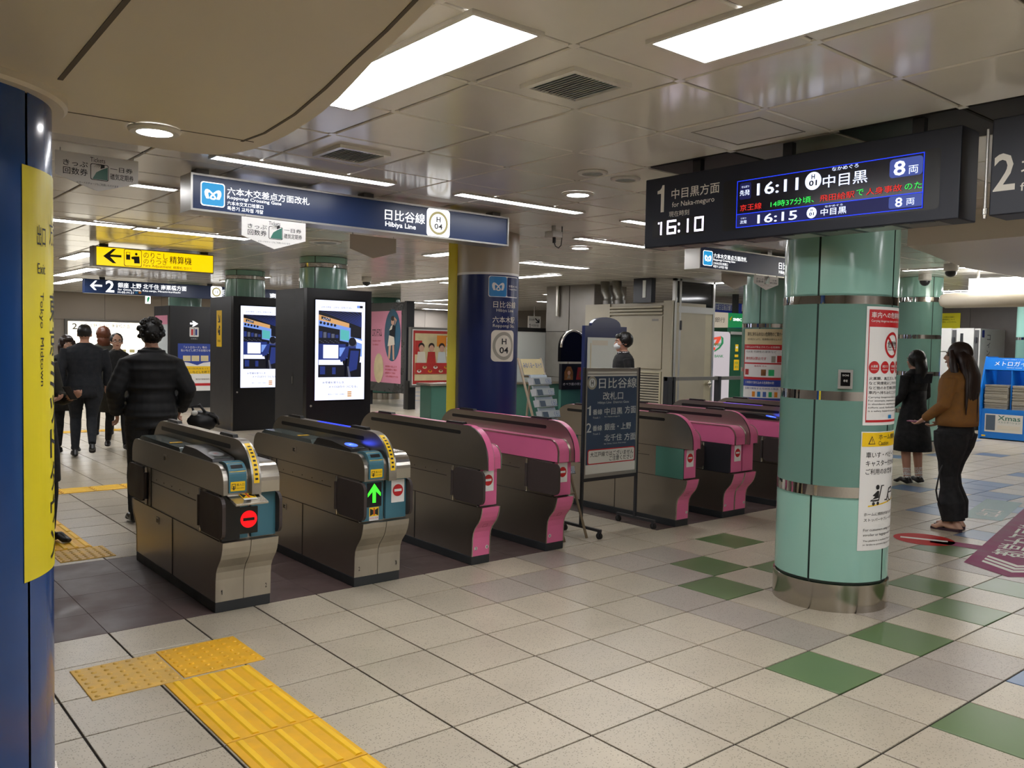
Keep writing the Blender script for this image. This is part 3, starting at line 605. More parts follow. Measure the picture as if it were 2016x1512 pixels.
a.lines(['The platform is inclined. Please use stopper', 'or brake to prevent slipping on the platform'], .035, .40, zz(.91), .014, .009, 'ink', 1); a.build('printed_sheet', p)
ia = math.atan2(2.625-C1Y, 4.76-C1X)
t = thing('intercom_box', 'small steel framed black switch box on the nearest teal column', 'switch box', (C1X, C1Y, 1.4))
a = Art(face_cyl(C1X, C1Y, C1R, ia-.12), .001)
def cylbox(mb, u0, u1, v0, v1, d0, d1, m):
    s_ = face_cyl(C1X, C1Y, C1R, ia-.12); P = [s_(u, v, d) for d in (d0, d1) for u, v in ((u0, v0), (u1, v0), (u1, v1), (u0, v1))]
    mb.add(P, [(0,1,2,3),(4,5,6,7),(0,1,5,4),(1,2,6,5),(2,3,7,6),(3,0,4,7)], m); return mb
cylbox(MB(), 0, .078, 1.345, 1.458, -.005, .02, 'alu').build('housing', t); b = MB(); cylbox(b, .014, .064, 1.362, 1.442, .02, .023, 'black_gloss'); b.build('dark_panel', t)
a.step = .006; a.text('SOS', .022, .056, 1.42, 1.43, 'paper', 3); a.text('非常', .028, .05, 1.385, 1.40, 'paper', 3); a.build('panel_lettering', t)
# ------------------------------------------------------------------ ticket gates
def roundprof(y0, y1, z0, z1, r, n=8):
    P = [(y0, z0)]
    for i in range(n+1): q = math.radians(180-90*i/n); P.append((y0+r+r*math.cos(q), z1-r+r*math.sin(q)))
    for i in range(n+1): q = math.radians(90-90*i/n); P.append((y1-r+r*math.cos(q), z1-r+r*math.sin(q)))
    return P+[(y1, z0)]
LOWF = [(-.738, .062), (-.741, .19), (-.748, .235), (-.765, .268), (-.79, .297), (-.812, .322), (-.828, .352), (-.84, .39), (-.846, .424)]
GY = 5.50
def no_entry(a, u, v, w, h, k=0):
    a.rr(u-w/2, u+w/2, v-h/2, v+h/2, .004, 'white', k); a.disc(u, v+.004, .40*w, 'red', k+1); a.rect(u-.28*w, u+.28*w, v-.003, v+.013, 'white', k+2)
GATES = {}
def gate(label, X0, X1, layout, skin, nums, left='flap', right=None, fronts=('no', 'no'), reader=None, shelf=False, group='ticket gates in a row'):
    """layout: string over the width from left: b = low box, f = tall guard fin"""
    cx = (X0+X1)/2; t = thing('ticket_gate', label, 'ticket gate', (cx, GY, 0), group); w = X1-X0
    wide = len(layout) == 3; fin_w = .055; pk = skin == 'pink'
    xs = {'bfb': [X0, cx-.02, cx+.035, X1], 'fb': [X0, X0+.062, X1], 'bf': [X0, X1-.062, X1]}[layout]
    Y = lambda y: GY+y
    MB().box(X0, X1, Y(-.742), Y(.742), 0, .062, 'plinth').build('plinth', t, bev=.004)
    prof = LOWF+[(-y, z) for y, z in LOWF[::-1]]
    MB().prism([(Y(y), z) for y, z in prof], 'x', X0+.002, X1-.002, 'steel_side').build('lower_body', t)
    # skirts at both ends, one for each lane side
    halves = [(X0, cx-.002), (cx+.002, X1)] if wide else [(X0, X1)]
    for sg in (-1, 1):
        for xa, xb in halves:
            P = [(Y(sg*(-y) if sg == 1 else y), z) for y, z in LOWF]; o_ = .006
            out = [(p[0]+sg*o_, p[1]) for p in P]
            b = MB()
            if pk:
                b.prism(P+out[::-1], 'x', xa+.008, xb-.008, 'pink'); b.prism(P+[(q[0]+sg*.002, q[1]) for q in out[::-1]], 'x', xa, xa+.007, 'steel_bright'); b.prism(P+[(q[0]+sg*.002, q[1]) for q in out[::-1]], 'x', xb-.007, xb, 'steel_bright')
            else: b.prism(P+out[::-1], 'x', xa, xb, 'steel_front')
            b.build('skirt_panel', t)
    # housing with coloured end plates
    plates = []
    MB().box(X0+.003, X1-.003, Y(-.79), Y(.79), .424, .692, 'steel_side').build('housing', t)
    for sg in (-1, 1):
        for xa, xb in halves: ep = MB().box(xa+.012, xb-.002, min(Y(sg*.79), Y(sg*.812)), max(Y(sg*.79), Y(sg*.812)), .432, .686, 'pink' if pk else 'gate_teal').build('end_plate', t, bev=.002); plates.append(ep)
        MB().box(X0+.004, X0+.016, min(Y(sg*.785), Y(sg*.808)), max(Y(sg*.785), Y(sg*.808)), .43, .688, 'black').build('edge_strip', t)
    # side seams, screws, latch and hinge posts
    b = MB()
    for xx, sx in ((X0, -1), (X1, 1)):
        e0, e1 = sorted((xx-.0035*sx, xx+.0012*sx))
        b.box(e0, e1, Y(-.42), Y(.42), .598, .6015, 'ink'); b.box(e0, e1, Y(-.79), Y(.79), .4235, .4275, 'ink'); b.box(e0, e1, Y(-.79), Y(.79), .6895, .6935, 'ink')
        b.box(e0, e1, Y(-.01), Y(-.007), .062, .424, 'ink'); b.box(e0, e1, Y(.42), Y(.423), .43, .69, 'ink')
        for yy in (-.3, -.15, 0, .15, .3): b.cyl((xx, Y(yy), .625), (xx+.002*sx, Y(yy), .625), .004, 'ink', 6)
    b.build('panel_seams', t)
    b = MB()
    for yy, zc in ((.10, .79), (.25, .36)): b.box(X0-.004, X0+.002, Y(yy), Y(yy+.05), zc-.022, zc+.022, 'steel'); b.box(X0-.0055, X0-.003, Y(yy+.008), Y(yy+.042), zc-.012, zc+.012, 'black'); b.cyl((X0-.007, Y(yy+.006), zc), (X0-.004, Y(yy+.006), zc), .006, 'steel_bright', 8)
    if layout[0] == 'b' and not pk: b.build('latch', t)
    for sg in (-1, 1):
        if left in ('flap', 'open'):
            b = MB(); yy = Y(sg*.508); b.cyl((X0-.004, yy, .432), (X0-.004, yy, .685), .009, 'steel_bright', 10); b.cyl((X0-.008, yy, .47), (X0-.008, yy, .65), .013, 'flap', 10); b.build('hinge_post', t)
            if left == 'open' and sg == -1: MB().prism(rrect(X0-.20, X0-.005, .45, .668, .04), 'y', yy-.012, yy+.014, 'flap').build('flap_door', t, bev=.004)
            else:
                pts = rrect(min(yy+sg*.02, yy+sg*.375), max(yy+sg*.02, yy+sg*.375), .445, .682, .05)
                MB().prism(pts, 'x', X0-.016, X0+.004, 'flap').build('flap_door', t, bev=.004)
        if right == 'flap':
            yy = Y(sg*.508); MB().prism(rrect(min(yy+sg*.02, yy+sg*.36), max(yy+sg*.02, yy+sg*.36), .445, .682, .05), 'x', X1-.004, X1+.014, 'flap').build('flap_door', t, bev=.004)
    if left == 'panel' or left == 'open':
        for sg in (-1, 1): MB().box(X0-.002, X0+.004, min(Y(sg*.81), Y(sg*.50)), max(Y(sg*.81), Y(sg*.50)), .428, .69, 'teal_dark' if left == 'panel' else 'graphite').build('blank_cover', t)
    # upper boxes and fins
    for k, c in enumerate(layout):
        xa, xb = xs[k], xs[k+1]
        if c == 'b':
            pr = roundprof(Y(-.858), Y(.838), .693, .857, .10)
            b = MB()
            if pk:
                b.prism(pr, 'x', xa+.002, xb-.002, 'pink', cap='pink'); b.build('top_cover', t)
                e = MB(); pr2 = roundprof(Y(-.862), Y(.842), .690, .8605, .102); inn = roundprof(Y(-.850), Y(.830), .690, .850, .094)
                for q in (xa, xb-.009):
                    n = len(pr2); V = [(x, p[0], p[1]) for x in (q, q+.009) for p in pr2]
                    e.add(V, [(i, i+1, n+i+1, n+i) for i in range(n-1)], 'steel_bright', True)
                    V2 = [(x, p[0], p[1]) for p in pr2 for x in (q,)]+[(q, p[0], p[1]) for p in inn]; e.add(V2, [(i, i+1, n+i+1, n+i) for i in range(n-1)], 'steel_bright')
                    V3 = [(q+.009, v[1], v[2]) for v in V2]; e.add(V3, [(i, i+1, n+i+1, n+i) for i in range(n-1)], 'steel_bright')
                e.build('metal_edge', t)
            else: b.prism(pr, 'x', xa, xb, 'steel_bright' if k else 'steel', cap='steel_side'); b.build('top_cover', t)
        else:
            pr = roundprof(Y(-.905), Y(.86), .693, .985, .24, 12)
            fin = MB().prism(pr, 'x', xa, xb, 'steel', smooth=False, cap='steel_side').build('guard_fin', t)
            if pk:
                inn = roundprof(Y(-.900), Y(.855), .693, .982, .24, 12); out = roundprof(Y(-.909), Y(.864), .693, .988, .243, 12); n = len(inn)
                V = [(x, p[0], p[1]) for x in (xa+.006, xb-.006) for p in out]
                MB().add(V, [(i, i+1, n+i+1, n+i) for i in range(n-1)], 'pink', True).build('edge_skin', fin)
            st = [(Y(y), z) for y, z in rrect(-.59, .66, .918, .945, .0134)]
            for q0, q1 in ((xa-.0012, xa+.001), (xb-.001, xb+.0012)): MB().prism(st, 'x', q0, q1, 'black').build('sensor_slot', fin)
            for yy in (-.60, .36): MB().prism([(Y(yy), .984), (Y(yy+.012), 1.002), (Y(yy+.20), 1.002), (Y(yy+.215), .984)], 'x', xa+.012, xb-.012, 'black').build('sensor_bar', fin)
            if reader == 'blue' and wide: MB().box(xa+.012, xb-.012, Y(-.36), Y(.1), .9855, .9875, 'lcd_blue').build('lit_strip', fin)
    # fittings on the left-hand box
    if reader:
        xa, xb = xs[0]+.012, xs[1]-.004
        hood = MB().prism([(Y(-.665), .857), (Y(-.655), .874), (Y(-.40), .905), (Y(-.20), .907), (Y(-.14), .857)], 'x', xa, xb, 'black').build('reader_hood', t, bev=.003)
        sl = lambda u, v, d: (u, Y(v), .8739+(v+.655)*(.031/.255)+d)
        a = Art(sl, .0012); um = (xa+xb)/2; a.disc(um, -.545, .043, 'alu_dark', 0, .062); a.disc(um, -.545, .037, 'blue_glow' if reader == 'blue' else 'reader_grey', 1, .055); a.text('IC', um-.012, um+.012, -.555, -.53, 'lcd_white' if reader == 'blue' else 'red', 2); a.rect(um-.045, um+.045, -.645, -.628, 'smoke', 0); a.build('card_reader', hood)
        if not pk:
            MB().prism([(Y(-.12), .856), (Y(-.10), .882), (Y(.66), .886), (Y(.72), .856)], 'x', xa, xb, 'smoke').build('ticket_cover', t, bev=.004)
            a = Art(face_z(.886), .001); a.rect(xa+.02, xb-.03, Y(.12), Y(.16), 'sticker_yellow', 0); a.build('warning_strip', t)
            pr = roundprof(Y(-.866), Y(-.68), .705, .872, .075); inlet = MB().prism(pr, 'x', xa+.016, xb-.012, 'gate_teal').build('ticket_inlet', t, bev=.004)
            a = Art(face_y(Y(-.866)), .0012); um = (xa+xb)/2+.002; a.rr(um-.042, um+.042, .715, .768, .004, 'sticker_yellow', 0); a.text('投入口', um-.008, um+.036, .743, .757, 'ink', 1, .01); a.text('Insert ticket', um-.008, um+.036, .728, .735, 'ink', 1); a.frame(um-.036, um-.013, .728, .757, .003, 'ink', 1); a.rect(um-.028, um-.02, .722, .745, 'ink', 1)
            slp = lambda u, v, d: (u, Y(-.866+.075*(1-math.cos(v)))-d*math.cos(v), .797+.075*math.sin(v)+d*math.sin(v))
            a.build('inlet_label', inlet); a = Art(slp, .0012); a.rr(um-.047, um+.047, .35, 1.22, .01, 'sticker_yellow', 0); a.rr(um-.043, um+.043, .40, 1.17, .01, 'gate_teal', 1); a.rr(um-.034, um+.034, .62, .92, .01, 'black', 2); a.build('ticket_slot', inlet)
            arcp = lambda u, v, d: (u, Y(-.905+.24-.24*math.cos(v))-d*math.cos(v), .745+.24*math.sin(v)+d*math.sin(v))
            a = Art(arcp, .0012); xm = (xs[1]+xs[2])/2
            for k in range(8): a.rect(xm-.016, xm+.016, .05+.14*k, .05+.14*(k+1), 'sticker_yellow', 0)
            for k in range(9): a.rect(xm-.008, xm+.009, .12+.11*k, .17+.11*k, 'ink', 1)
            a.build('guide_sticker', fin)
            MB().box(xs[2]+.03, X1-.02, Y(-.60), Y(-.45), .857, .882, 'gate_teal').build('rear_reader_block', t, bev=.005)
    if shelf:
        shf = MB().prism([(Y(-.99), .652), (Y(-.99), .664), (Y(-.80), .706), (Y(-.80), .690)], 'x', X0+.02, X0+.205, 'steel_bright').build('ticket_shelf', t, bev=.002)
        sl = lambda u, v, d: (u, Y(v), .664+(v+.99)*(.042/.19)+d)
        a = Art(sl, .0012); a.rect(X0+.085, X0+.165, -.945, -.845, 'white', 0); a.rect(X0+.085, X0+.165, -.925, -.845, 'sticker_yellow', 1); a.poly([(X0+.09, -.92), (X0+.12, -.885), (X0+.09, -.85)], 'ink', 2); a.poly([(X0+.16, -.92), (X0+.13, -.885), (X0+.16, -.85)], 'ink', 2); a.rect(X0+.12, X0+.13, -.918, -.852, 'red', 2); a.build('shelf_sticker', shf)
    # end displays and stickers
    for (xa, xb), f, pl in zip(halves, fronts, plates):
        a = Art(face_y(Y(-.8125)), .0012)
        if f == 'no': um = (xa+xb)/2+(.018 if wide else .0); no_entry(a, um, .606, .098, .148, 0); a.build('no_entry_sticker', pl)
        if f in ('led_red', 'arrow'):
            q, dz = (X0+.165, -.065) if f == 'led_red' else (X0+.097, .0)
            a.rr(q-.054, q+.054, .532+dz-.012, .680+dz-.006, .006, 'black_gloss', 0); zc = .602+dz
            if f == 'led_red':
                a.disc(q, zc, .049, 'red_led', 1); a.rect(q-.034, q+.034, zc-.009, zc+.009, 'black_gloss', 2); a.build('no_entry_light', pl)
                MB().box(X0+.004, X0+.108, Y(-.825), Y(-.80), .428, .688, 'black').build('dark_recess_plate', t)
            else:
                a.poly([(q, .668), (q+.047, .606), (q+.047, .584), (q+.012, .618), (q+.012, .546), (q-.012, .546), (q-.012, .618), (q-.047, .584), (q-.047, .606)], 'green_led', 1); a.build('arrow_light', pl)
                a = Art(face_y(Y(-.8125)), .0012); a.rect(q-.034, q+.034, .432, .517, 'white', 0); a.rect(q-.034, q+.034, .46, .517, 'sticker_yellow', 1); a.poly([(q-.030, .463), (q-.006, .474), (q-.006, .500), (q-.030, .511)], 'ink', 2); a.poly([(q+.030, .463), (q+.006, .474), (q+.006, .500), (q+.030, .511)], 'ink', 2); a.rect(q-.004, q+.004, .466, .512, 'red', 2); a.text('はさむ注意', q-.03, q+.03, .443, .455, 'red', 1); a.build('caution_sticker', pl)
    for (k, s_) in nums:
        a = Art(lambda u, v, d: (u, Y(-.7475)-d, v), .001); u = X0+.033 if k == 0 else X1-.03
        if pk: a.disc(u, .118, .014, 'paper', 0)
        a.text(s_, u-(.0055 if s_ != '1' else .003), u+.0055, .104, .131, 'ink', 1, .01); a.build('number_plate', t)
    if pk: b = Art(lambda u, v, d: (u, Y(-.786)-d+(v-.285)*-.86, v), .002); b.frame(cx-.02, cx+.02, .272, .298, .003, 'pink_dark', 0); b.build('mark', t)
    GATES[label] = t; return t
gate('steel ticket gate with red no-entry light and ticket shelf, nearest the blue column', 1.80, 2.13, 'bfb', 'steel', [(0, '1'), (1, '2')], fronts=('led_red', None), reader='grey', shelf=True, right='flap')
gate('steel ticket gate with green arrow light and glowing blue card reader', 2.692, 3.03, 'bfb', 'steel', [(0, '2'), (1, '3')], fronts=('arrow', 'no'), reader='blue', right='flap')
gate('narrow pink fronted gate next to the green arrow gate', 3.628, 3.79, 'fb', 'pink', [(0, '3'), (1, '4')], fronts=('no',))
gate('narrow pink gate numbered four, left of the standing line sign', 4.335, 4.515, 'bf', 'pink', [(0, '4')], fronts=('no',))
gate('narrow pink gate with dark teal cover behind the standing line sign', 5.86, 6.03, 'fb', 'pink', [(1, '5')], left='panel', fronts=('no',))
gate('wide pink gate with an open flap right of the standing line sign', 6.53, 6.88, 'bfb', 'pink', [(0, '5'), (1, '6')], left='open', fronts=('no', None))
gate('pink gate with glowing blue reader partly hidden by the near teal column', 7.48, 7.83, 'bfb', 'pink', [(0, '6')], fronts=('no', 'no'), reader='blue')
gate('farthest steel topped gate seen just over the others', 8.45, 8.63, 'fb', 'pink', [(0, '7')], fronts=('no',))

# ------------------------------------------------------------------ hanging signs
class SArt(Art):
    """print measured on the photograph; inv turns a measured point into board coordinates"""
    def __init__(s, surf, inv, step=.001): Art.__init__(s, surf, step); s.inv = inv
    def pt(s, body, xl, xr, yt, yb, m, k=1, bold=0.0):
        u0, v0 = s.inv(xl, yb); _, v1 = s.inv(xl, yt); u1, _ = s.inv(xr, yb); return s.text(body, u0, u1, v0, v1, m, k, bold)
    def pr(s, xl, xr, yt, yb, m, k=0, rr=0):
        u0, v0 = s.inv(xl, yb); _, v1 = s.inv(xl, yt); u1, _ = s.inv(xr, yb)
        return s.rr(u0, u1, v0, v1, rr, m, k) if rr else s.rect(u0, u1, v0, v1, m, k)
    def pp(s, pts, m, k=0): return s.poly([s.inv(*p) for p in pts], m, k)
def inv_y(Y):
    def f(x, y): p = onY(x, y, Y); return (p.x, p.z)
    return f
def inv_x(X):
    def f(x, y): p = onX(x, y, X); return (-p.y, p.z)
    return f
def gate_sign(X0, label):
    t = thing('gate_sign', label, 'sign', (X0+1.43, 6.12, 2.45), 'backlit gate signs'); X1 = X0+2.86; z0, z1 = 2.455, 2.714
    MB().box(X0+.01, X1-.01, 6.06, 6.24, z0+.008, z1-.008, 'alu_dark').build('housing', t)
    b = MB(); w = .014
    for q in ((X0, X1, z0, z0+w), (X0, X1, z1-w, z1), (X0, X0+w, z0+w, z1-w), (X1-w, X1, z0+w, z1-w)): b.box(q[0], q[1], 6.035, 6.25, q[2], q[3], 'alu')
    b.build('frame', t); fp = MB().box(X0+w, X1-w, 6.048, 6.06, z0+w, z1-w, 'sign_navy').build('face_panel', t)
    for q in (.06, 1.4, 2.72): MB().box(X0+q, X0+q+.09, 6.10, 6.2, z1, CEIL, 'alu_dark').build('hanger', t)
    a = Art(face_y(6.048), .001); U = X0-2.10
    metro_mark(a, 2.172+U, 2.345+U, 2.497, 2.665, 'backlit_blue', 'backlit', 0, 'backlit')
    a.text('六本木交差点方面改札', 2.362+U, 3.00+U, 2.592, 2.648, 'backlit', 0, .014); a.text('Roppongi Crossing Gate', 2.362+U, 2.772+U, 2.558, 2.588, 'backlit', 0, .008)
    a.text('六本木交叉口检票口', 2.362+U, 2.632+U, 2.521, 2.55, 'backlit', 0, .008); a.text('록폰기 교차점 개찰', 2.362+U, 2.632+U, 2.484, 2.513, 'backlit', 0, .008)
    a.build('gate_name_lettering', fp); a = Art(face_y(6.048), .001)
    a.text('日比谷線', 3.665+U, 4.055+U, 2.558, 2.645, 'backlit', 0, .016); a.text('Hibiya Line', 3.67+U, 3.965+U, 2.494, 2.545, 'backlit', 0, .012)
    u, v, s_ = 4.192+U, 2.583, .119; a.rr(u-s_, u+s_, v-s_, v+s_, .035, 'backlit', 0); a.ring(u, v, .078, .099, 'ring_gold', 1); a.text('H', u-.022, u+.022, v+.008, v+.054, 'ink', 2, .025); a.text('04', u-.042, u+.042, v-.052, v-.004, 'ink', 2, .02)
    a.build('line_name_lettering', fp); return t
gate_sign(2.10, 'long navy backlit gate sign above the steel and pink gates')
gate_sign(7.72, 'navy backlit gate sign partly behind the departure board')
def pennant(x0, x1, Y, zt, zs, zb, label, printed=True, shade=1.0):
    t = thing('ticket_pennant', label, 'hanging card', ((x0+x1)/2, Y, zb), 'pointed ticket cards hanging from signs')
    xm = (x0+x1)/2
    MB().prism([(x0, zt), (x0, zs), (xm, zb), (x1, zs), (x1, zt)], 'y', Y, Y+.006, 'white' if printed else 'cream').build('card', t)
    b = MB()
    for q in (x0+.03, x1-.03): b.cyl((q, Y+.003, zt-.01), (q, Y+.003, zt+.02), .003, 'alu', 6)
    b.build('clips', t)
    if printed:
        a = Art(face_y(Y), .001); w = x1-x0; h = zt-zs
        U = lambda f: x0+w*f
        V = lambda f: zt-h*f
        a.text('Tickets', U(.41), U(.59), V(.30), V(.10), 'ink', 0); a.text('きっぷ', U(.09), U(.38), V(.58), V(.34), 'ink', 0, .016); a.text('回数券', U(.09), U(.38), V(.94), V(.64), 'ink', 0, .016)
        a.text('一日券', U(.65), U(.93), V(.60), V(.38), 'ink', 0, .016); a.text('磁気定期券', U(.65), U(.94), V(.95), V(.68), 'ink', 0, .012)
        u0, u1, v0, v1 = U(.41), U(.63), V(1.06), V(.36); a.rr(u0, u1, v0, v1, .012, 'ink', 0); a.rr(u0+.004, u1-.004, v0+.004, v1-.004, .01, 'white', 1); um = (u0+u1)/2
        a.poly([(u0+.012, v0+.006), (u1-.006, v0+.006), (u1-.006, v0+.09), (um+.01, v0+.07), (um-.02, v0+.05)], 'teal_dark', 2); a.poly([(um-.04, v1-.02), (um, v1-.006), (um+.02, v0+.10), (um+.01, v0+.085), (um-.02, v0+.10)], 'paper', 3); a.poly([(um+.005, v0+.075), (um+.03, v0+.085), (um+.03, v0+.105), (um+.008, v0+.10)], 'ink', 4)
        for k in range(3): a.poly([(um-.034+k*.012, v1-.024), (um-.031+k*.012, v1-.022), (um-.005+k*.008, v0+.11), (um-.008+k*.008, v0+.108)], 'ink', 4)
        a.text('ICカードのチャージもご利用いただけます', U(.25), U(.75), V(1.28), V(1.18), 'ink', 0); a.build('lettering', t)
    return t
pennant(2.462, 2.962, 6.03, 2.45, 2.315, 2.235, 'white pointed ticket card under the big gate sign')
pennant(1.255, 1.755, 6.045, 2.735, 2.585, 2.505, 'white pointed ticket card in shade beside the blue column')
pennant(8.75, 9.26, 6.03, 2.455, 2.36, 2.285, 'white pointed ticket card under the farther gate sign')
pennant(8.42, 8.93, 6.253, 2.455, 2.36, 2.285, 'blank back of a pointed card behind the farther gate sign', False)
pennant(4.10, 4.62, 7.40, 2.60, 2.46, 2.385, 'blank beige back of a pointed card behind the big gate sign', False)
b = MB()
for q in (4.13, 4.59): b.cyl((q, 7.403, 2.60), (q, 7.403, CEIL), .003, 'cable', 6)
b.build('cord', bpy.data.objects['ticket_pennant.004'])
# departure board and its neighbour
DX = 4.30
t = thing('departure_board', 'black departure board showing train times beside the near teal column', 'departure board', (DX+.1, 2.8, 2.21))
ye = onX(1888, 400, DX).y; yl_ = onX(1270, 420, DX).y
MB().box(DX, DX+.20, ye, yl_, 2.218, 2.665, 'board_navy').build('housing', t, bev=.006)
for yy in (ye+.25, (ye+yl_)/2, yl_-.35): MB().box(DX+.08, DX+.12, yy-.03, yy+.03, 2.665, CEIL, 'graphite').build('hanger', t)
for k in range(8): MB().box(DX+.02, DX+.18, ye+.1+k*.235, ye+.3+k*.235, 2.2165, 2.2185, 'alu' if k % 2 else 'alu_dark').build('underside_plate', t)
for k in range(7): MB().box(DX+.01, DX+.03, ye+.12+k*.26, ye+.24+k*.26, 2.2145, 2.2165, 'black').build('underside_slot', t)
a = SArt(face_x(DX), inv_x(DX), .0012)
a.pt('1', 1293.7, 1307, 366.8, 419.2, 'sign_text', 0); a.pt('中目黒方面', 1322, 1416, 372.5, 393, 'sign_text', 0, .008); a.pt('for Naka-meguro', 1323, 1406, 398.5, 411.5, 'sign_text', 0, .004); a.pt('現在時刻', 1317, 1356.5, 417, 428, 'sign_text', 0)
a.pr(1285, 1388, 435, 469, 'black', 0)
a.build('line_lettering', t)
a = SArt(face_x(DX), inv_x(DX), .0012)
def seg7(xl, xr, yt, yb, segs):
    u0, v0 = a.inv(xl, yb); _, v1 = a.inv(xl, yt); u1, _ = a.inv(xr, yb); w = .0125; vm = (v0+v1)/2
    R = {'a': (u0, u1, v1-w, v1), 'b': (u1-w, u1, vm, v1), 'c': (u1-w, u1, v0, vm), 'd': (u0, u1, v0, v0+w), 'e': (u0, u0+w, v0, vm), 'f': (u0, u0+w, vm, v1), 'g': (u0, u1, vm-w/2, vm+w/2)}
    for s_ in segs: a.rect(*R[s_], 'clock_led', 1)
seg7(1296, 1303, 438, 463.5, 'bc'); a.rect(*(lambda u, v: (u-.012, u, v-.012, v))(*a.inv(1299, 438)), 'clock_led', 1); seg7(1313, 1331, 434.5, 462, 'acdefg'); seg7(1349, 1355.5, 431, 458, 'bc'); seg7(1367, 1385, 427.5, 456, 'abcdef')
for yy in (441, 455):
    u, v = a.inv(1337, yy); a.disc(u, v, .009, 'clock_led', 1, n=10)
a.build('clock_digits', t)
a = SArt(face_x(DX), inv_x(DX), .0012)
u0, v0 = a.inv(1449.5, 449.6); u1, v1 = a.inv(1821.8, 298.4); v1 = (a.inv(1449.5, 358.4)[1]+v1)/2
v0 = (v0+a.inv(1821.8, 408.6)[1])/2
ub0 = a.inv(1424, 400)[0]; ub1 = a.inv(1850, 380)[0]
a.rr(ub0, ub1, v0-.012, v1+.012, .02, 'black', 0); a.rect(u0, u1, v0, v1, 'lcd_bg', 1)
vd = v0+(v1-v0)*.285
a.rect(u0, u1, v0, vd, 'lcd_bg2', 2)
for q in ((v0, .004), (vd-.002, .004), (v1-.004, .004)): a.rect(u0, u1, q[0], q[0]+q[1], 'lcd_blue', 3)
a.rect(u0, u0+.004, v0, v1, 'lcd_blue', 3); a.rect(u1-.004, u1, v0, v1, 'lcd_blue', 3)
a.pr(1457, 1479, 362, 394, 'lcd_bg2', 3, .01); a.pt('せんぱつ', 1461, 1476, 366.5, 371, 'lcd_white', 4); a.pt('先発', 1457.5, 1477, 375.5, 386.5, 'lcd_white', 4, .006)
a.pt('16:11', 1491, 1572, 361.5, 385.5, 'lcd_white', 4, .012)
def roundel(px, py, r, k=4):
    u, v = a.inv(px, py); a.disc(u, v, r, 'lcd_white', k); a.text('H', u-.22*r, u+.22*r, v+.2*r, v+.74*r, 'ink', k+1, .03); a.text('01', u-.5*r, u+.5*r, v-.55*r, v+.08*r, 'ink', k+1, .03)
roundel(1602, 356.5, .049); a.pt('中目黒', 1620.5, 1708, 346.5, 371, 'lcd_white', 4, .004); a.pt('なかめぐろ', 1639, 1691, 330, 337.5, 'lcd_white', 4)
a.pr(1751.5, 1817, 315.5, 352, 'lcd_tile', 3, .018); a.pt('8', 1760, 1783, 318.5, 347.5, 'lcd_white', 4, .018); a.pt('両', 1789.5, 1808.5, 327, 343, 'lcd_white', 4)
a.pt('京王線', 1458, 1500, 404, 416.5, 'lcd_red', 4); a.pt('14時37分頃、', 1518, 1603, 396.5, 409, 'lcd_green', 4); a.pt('飛田給駅', 1615, 1683, 384.5, 397.5, 'lcd_red', 4); a.pt('で', 1687, 1701, 374, 386, 'lcd_green', 4); a.pt('人身事故', 1706, 1776, 371.5, 385, 'lcd_red', 4); a.pt('のた', 1782, 1816, 361.5, 374.5, 'lcd_green', 4)
a.pt('じはつ', 1460, 1470, 429, 432, 'lcd_white', 4); a.pt('次発', 1458, 1471, 434.5, 441.5, 'lcd_white', 4); a.pt('16:15', 1492, 1570, 423, 440.5, 'lcd_white', 4, .01); roundel(1599, 419, .03); a.pt('中目黒', 1616.5, 1667, 411.5, 425.5, 'lcd_white', 4, .004); a.pt('なかめぐろ', 1625, 1660, 405, 409, 'lcd_white', 4)
a.pr(1750, 1817, 388, 412, 'lcd_tile', 3, .012); a.pt('8', 1763, 1777, 390, 408.5, 'lcd_white', 4, .012); a.pt('両', 1785, 1801, 391.5, 404.5, 'lcd_white', 4)
a.build('train_display', t)
t = thing('platform_sign', 'black platform two sign cut by the right edge', 'sign', (DX+.1, .8, 2.21))
MB().box(DX, DX+.20, -.4, onX(1947, 400, DX).y, 2.215, 2.665, 'board_navy').build('housing', t, bev=.006)
[MB().box(DX+.05, DX+.15, q, q+.12, 2.665, CEIL, 'graphite').build('hanger', t) for q in (0, 1.35)]
yy = onX(1943, 400, DX).y; b = MB(); b.cyl((DX-.004, yy+.006, 2.23), (DX-.004, yy+.006, 2.62), .007, 'alu', 10); b.cyl((DX-.004, yy+.006, 2.225), (DX-.004, yy+.006, 2.25), .012, 'steel_bright', 10); b.cyl((DX-.004, yy+.006, 2.205), (DX-.004, yy+.006, 2.222), .008, 'steel_bright', 10); b.build('edge_rod', t)
a = SArt(face_x(DX), inv_x(DX), .0012); a.pt('2', 1954.5, 1997.5, 305, 378, 'sign_text', 0, .012)
ub, vb = a.inv(2010, 340); a.text('北千住方面', ub, ub+.42, vb-.01, vb+.075, 'sign_text', 0, .008); a.text('for Kita-senju', ub, ub+.38, vb-.095, vb-.045, 'sign_text', 0, .004); a.build('line_lettering', t)
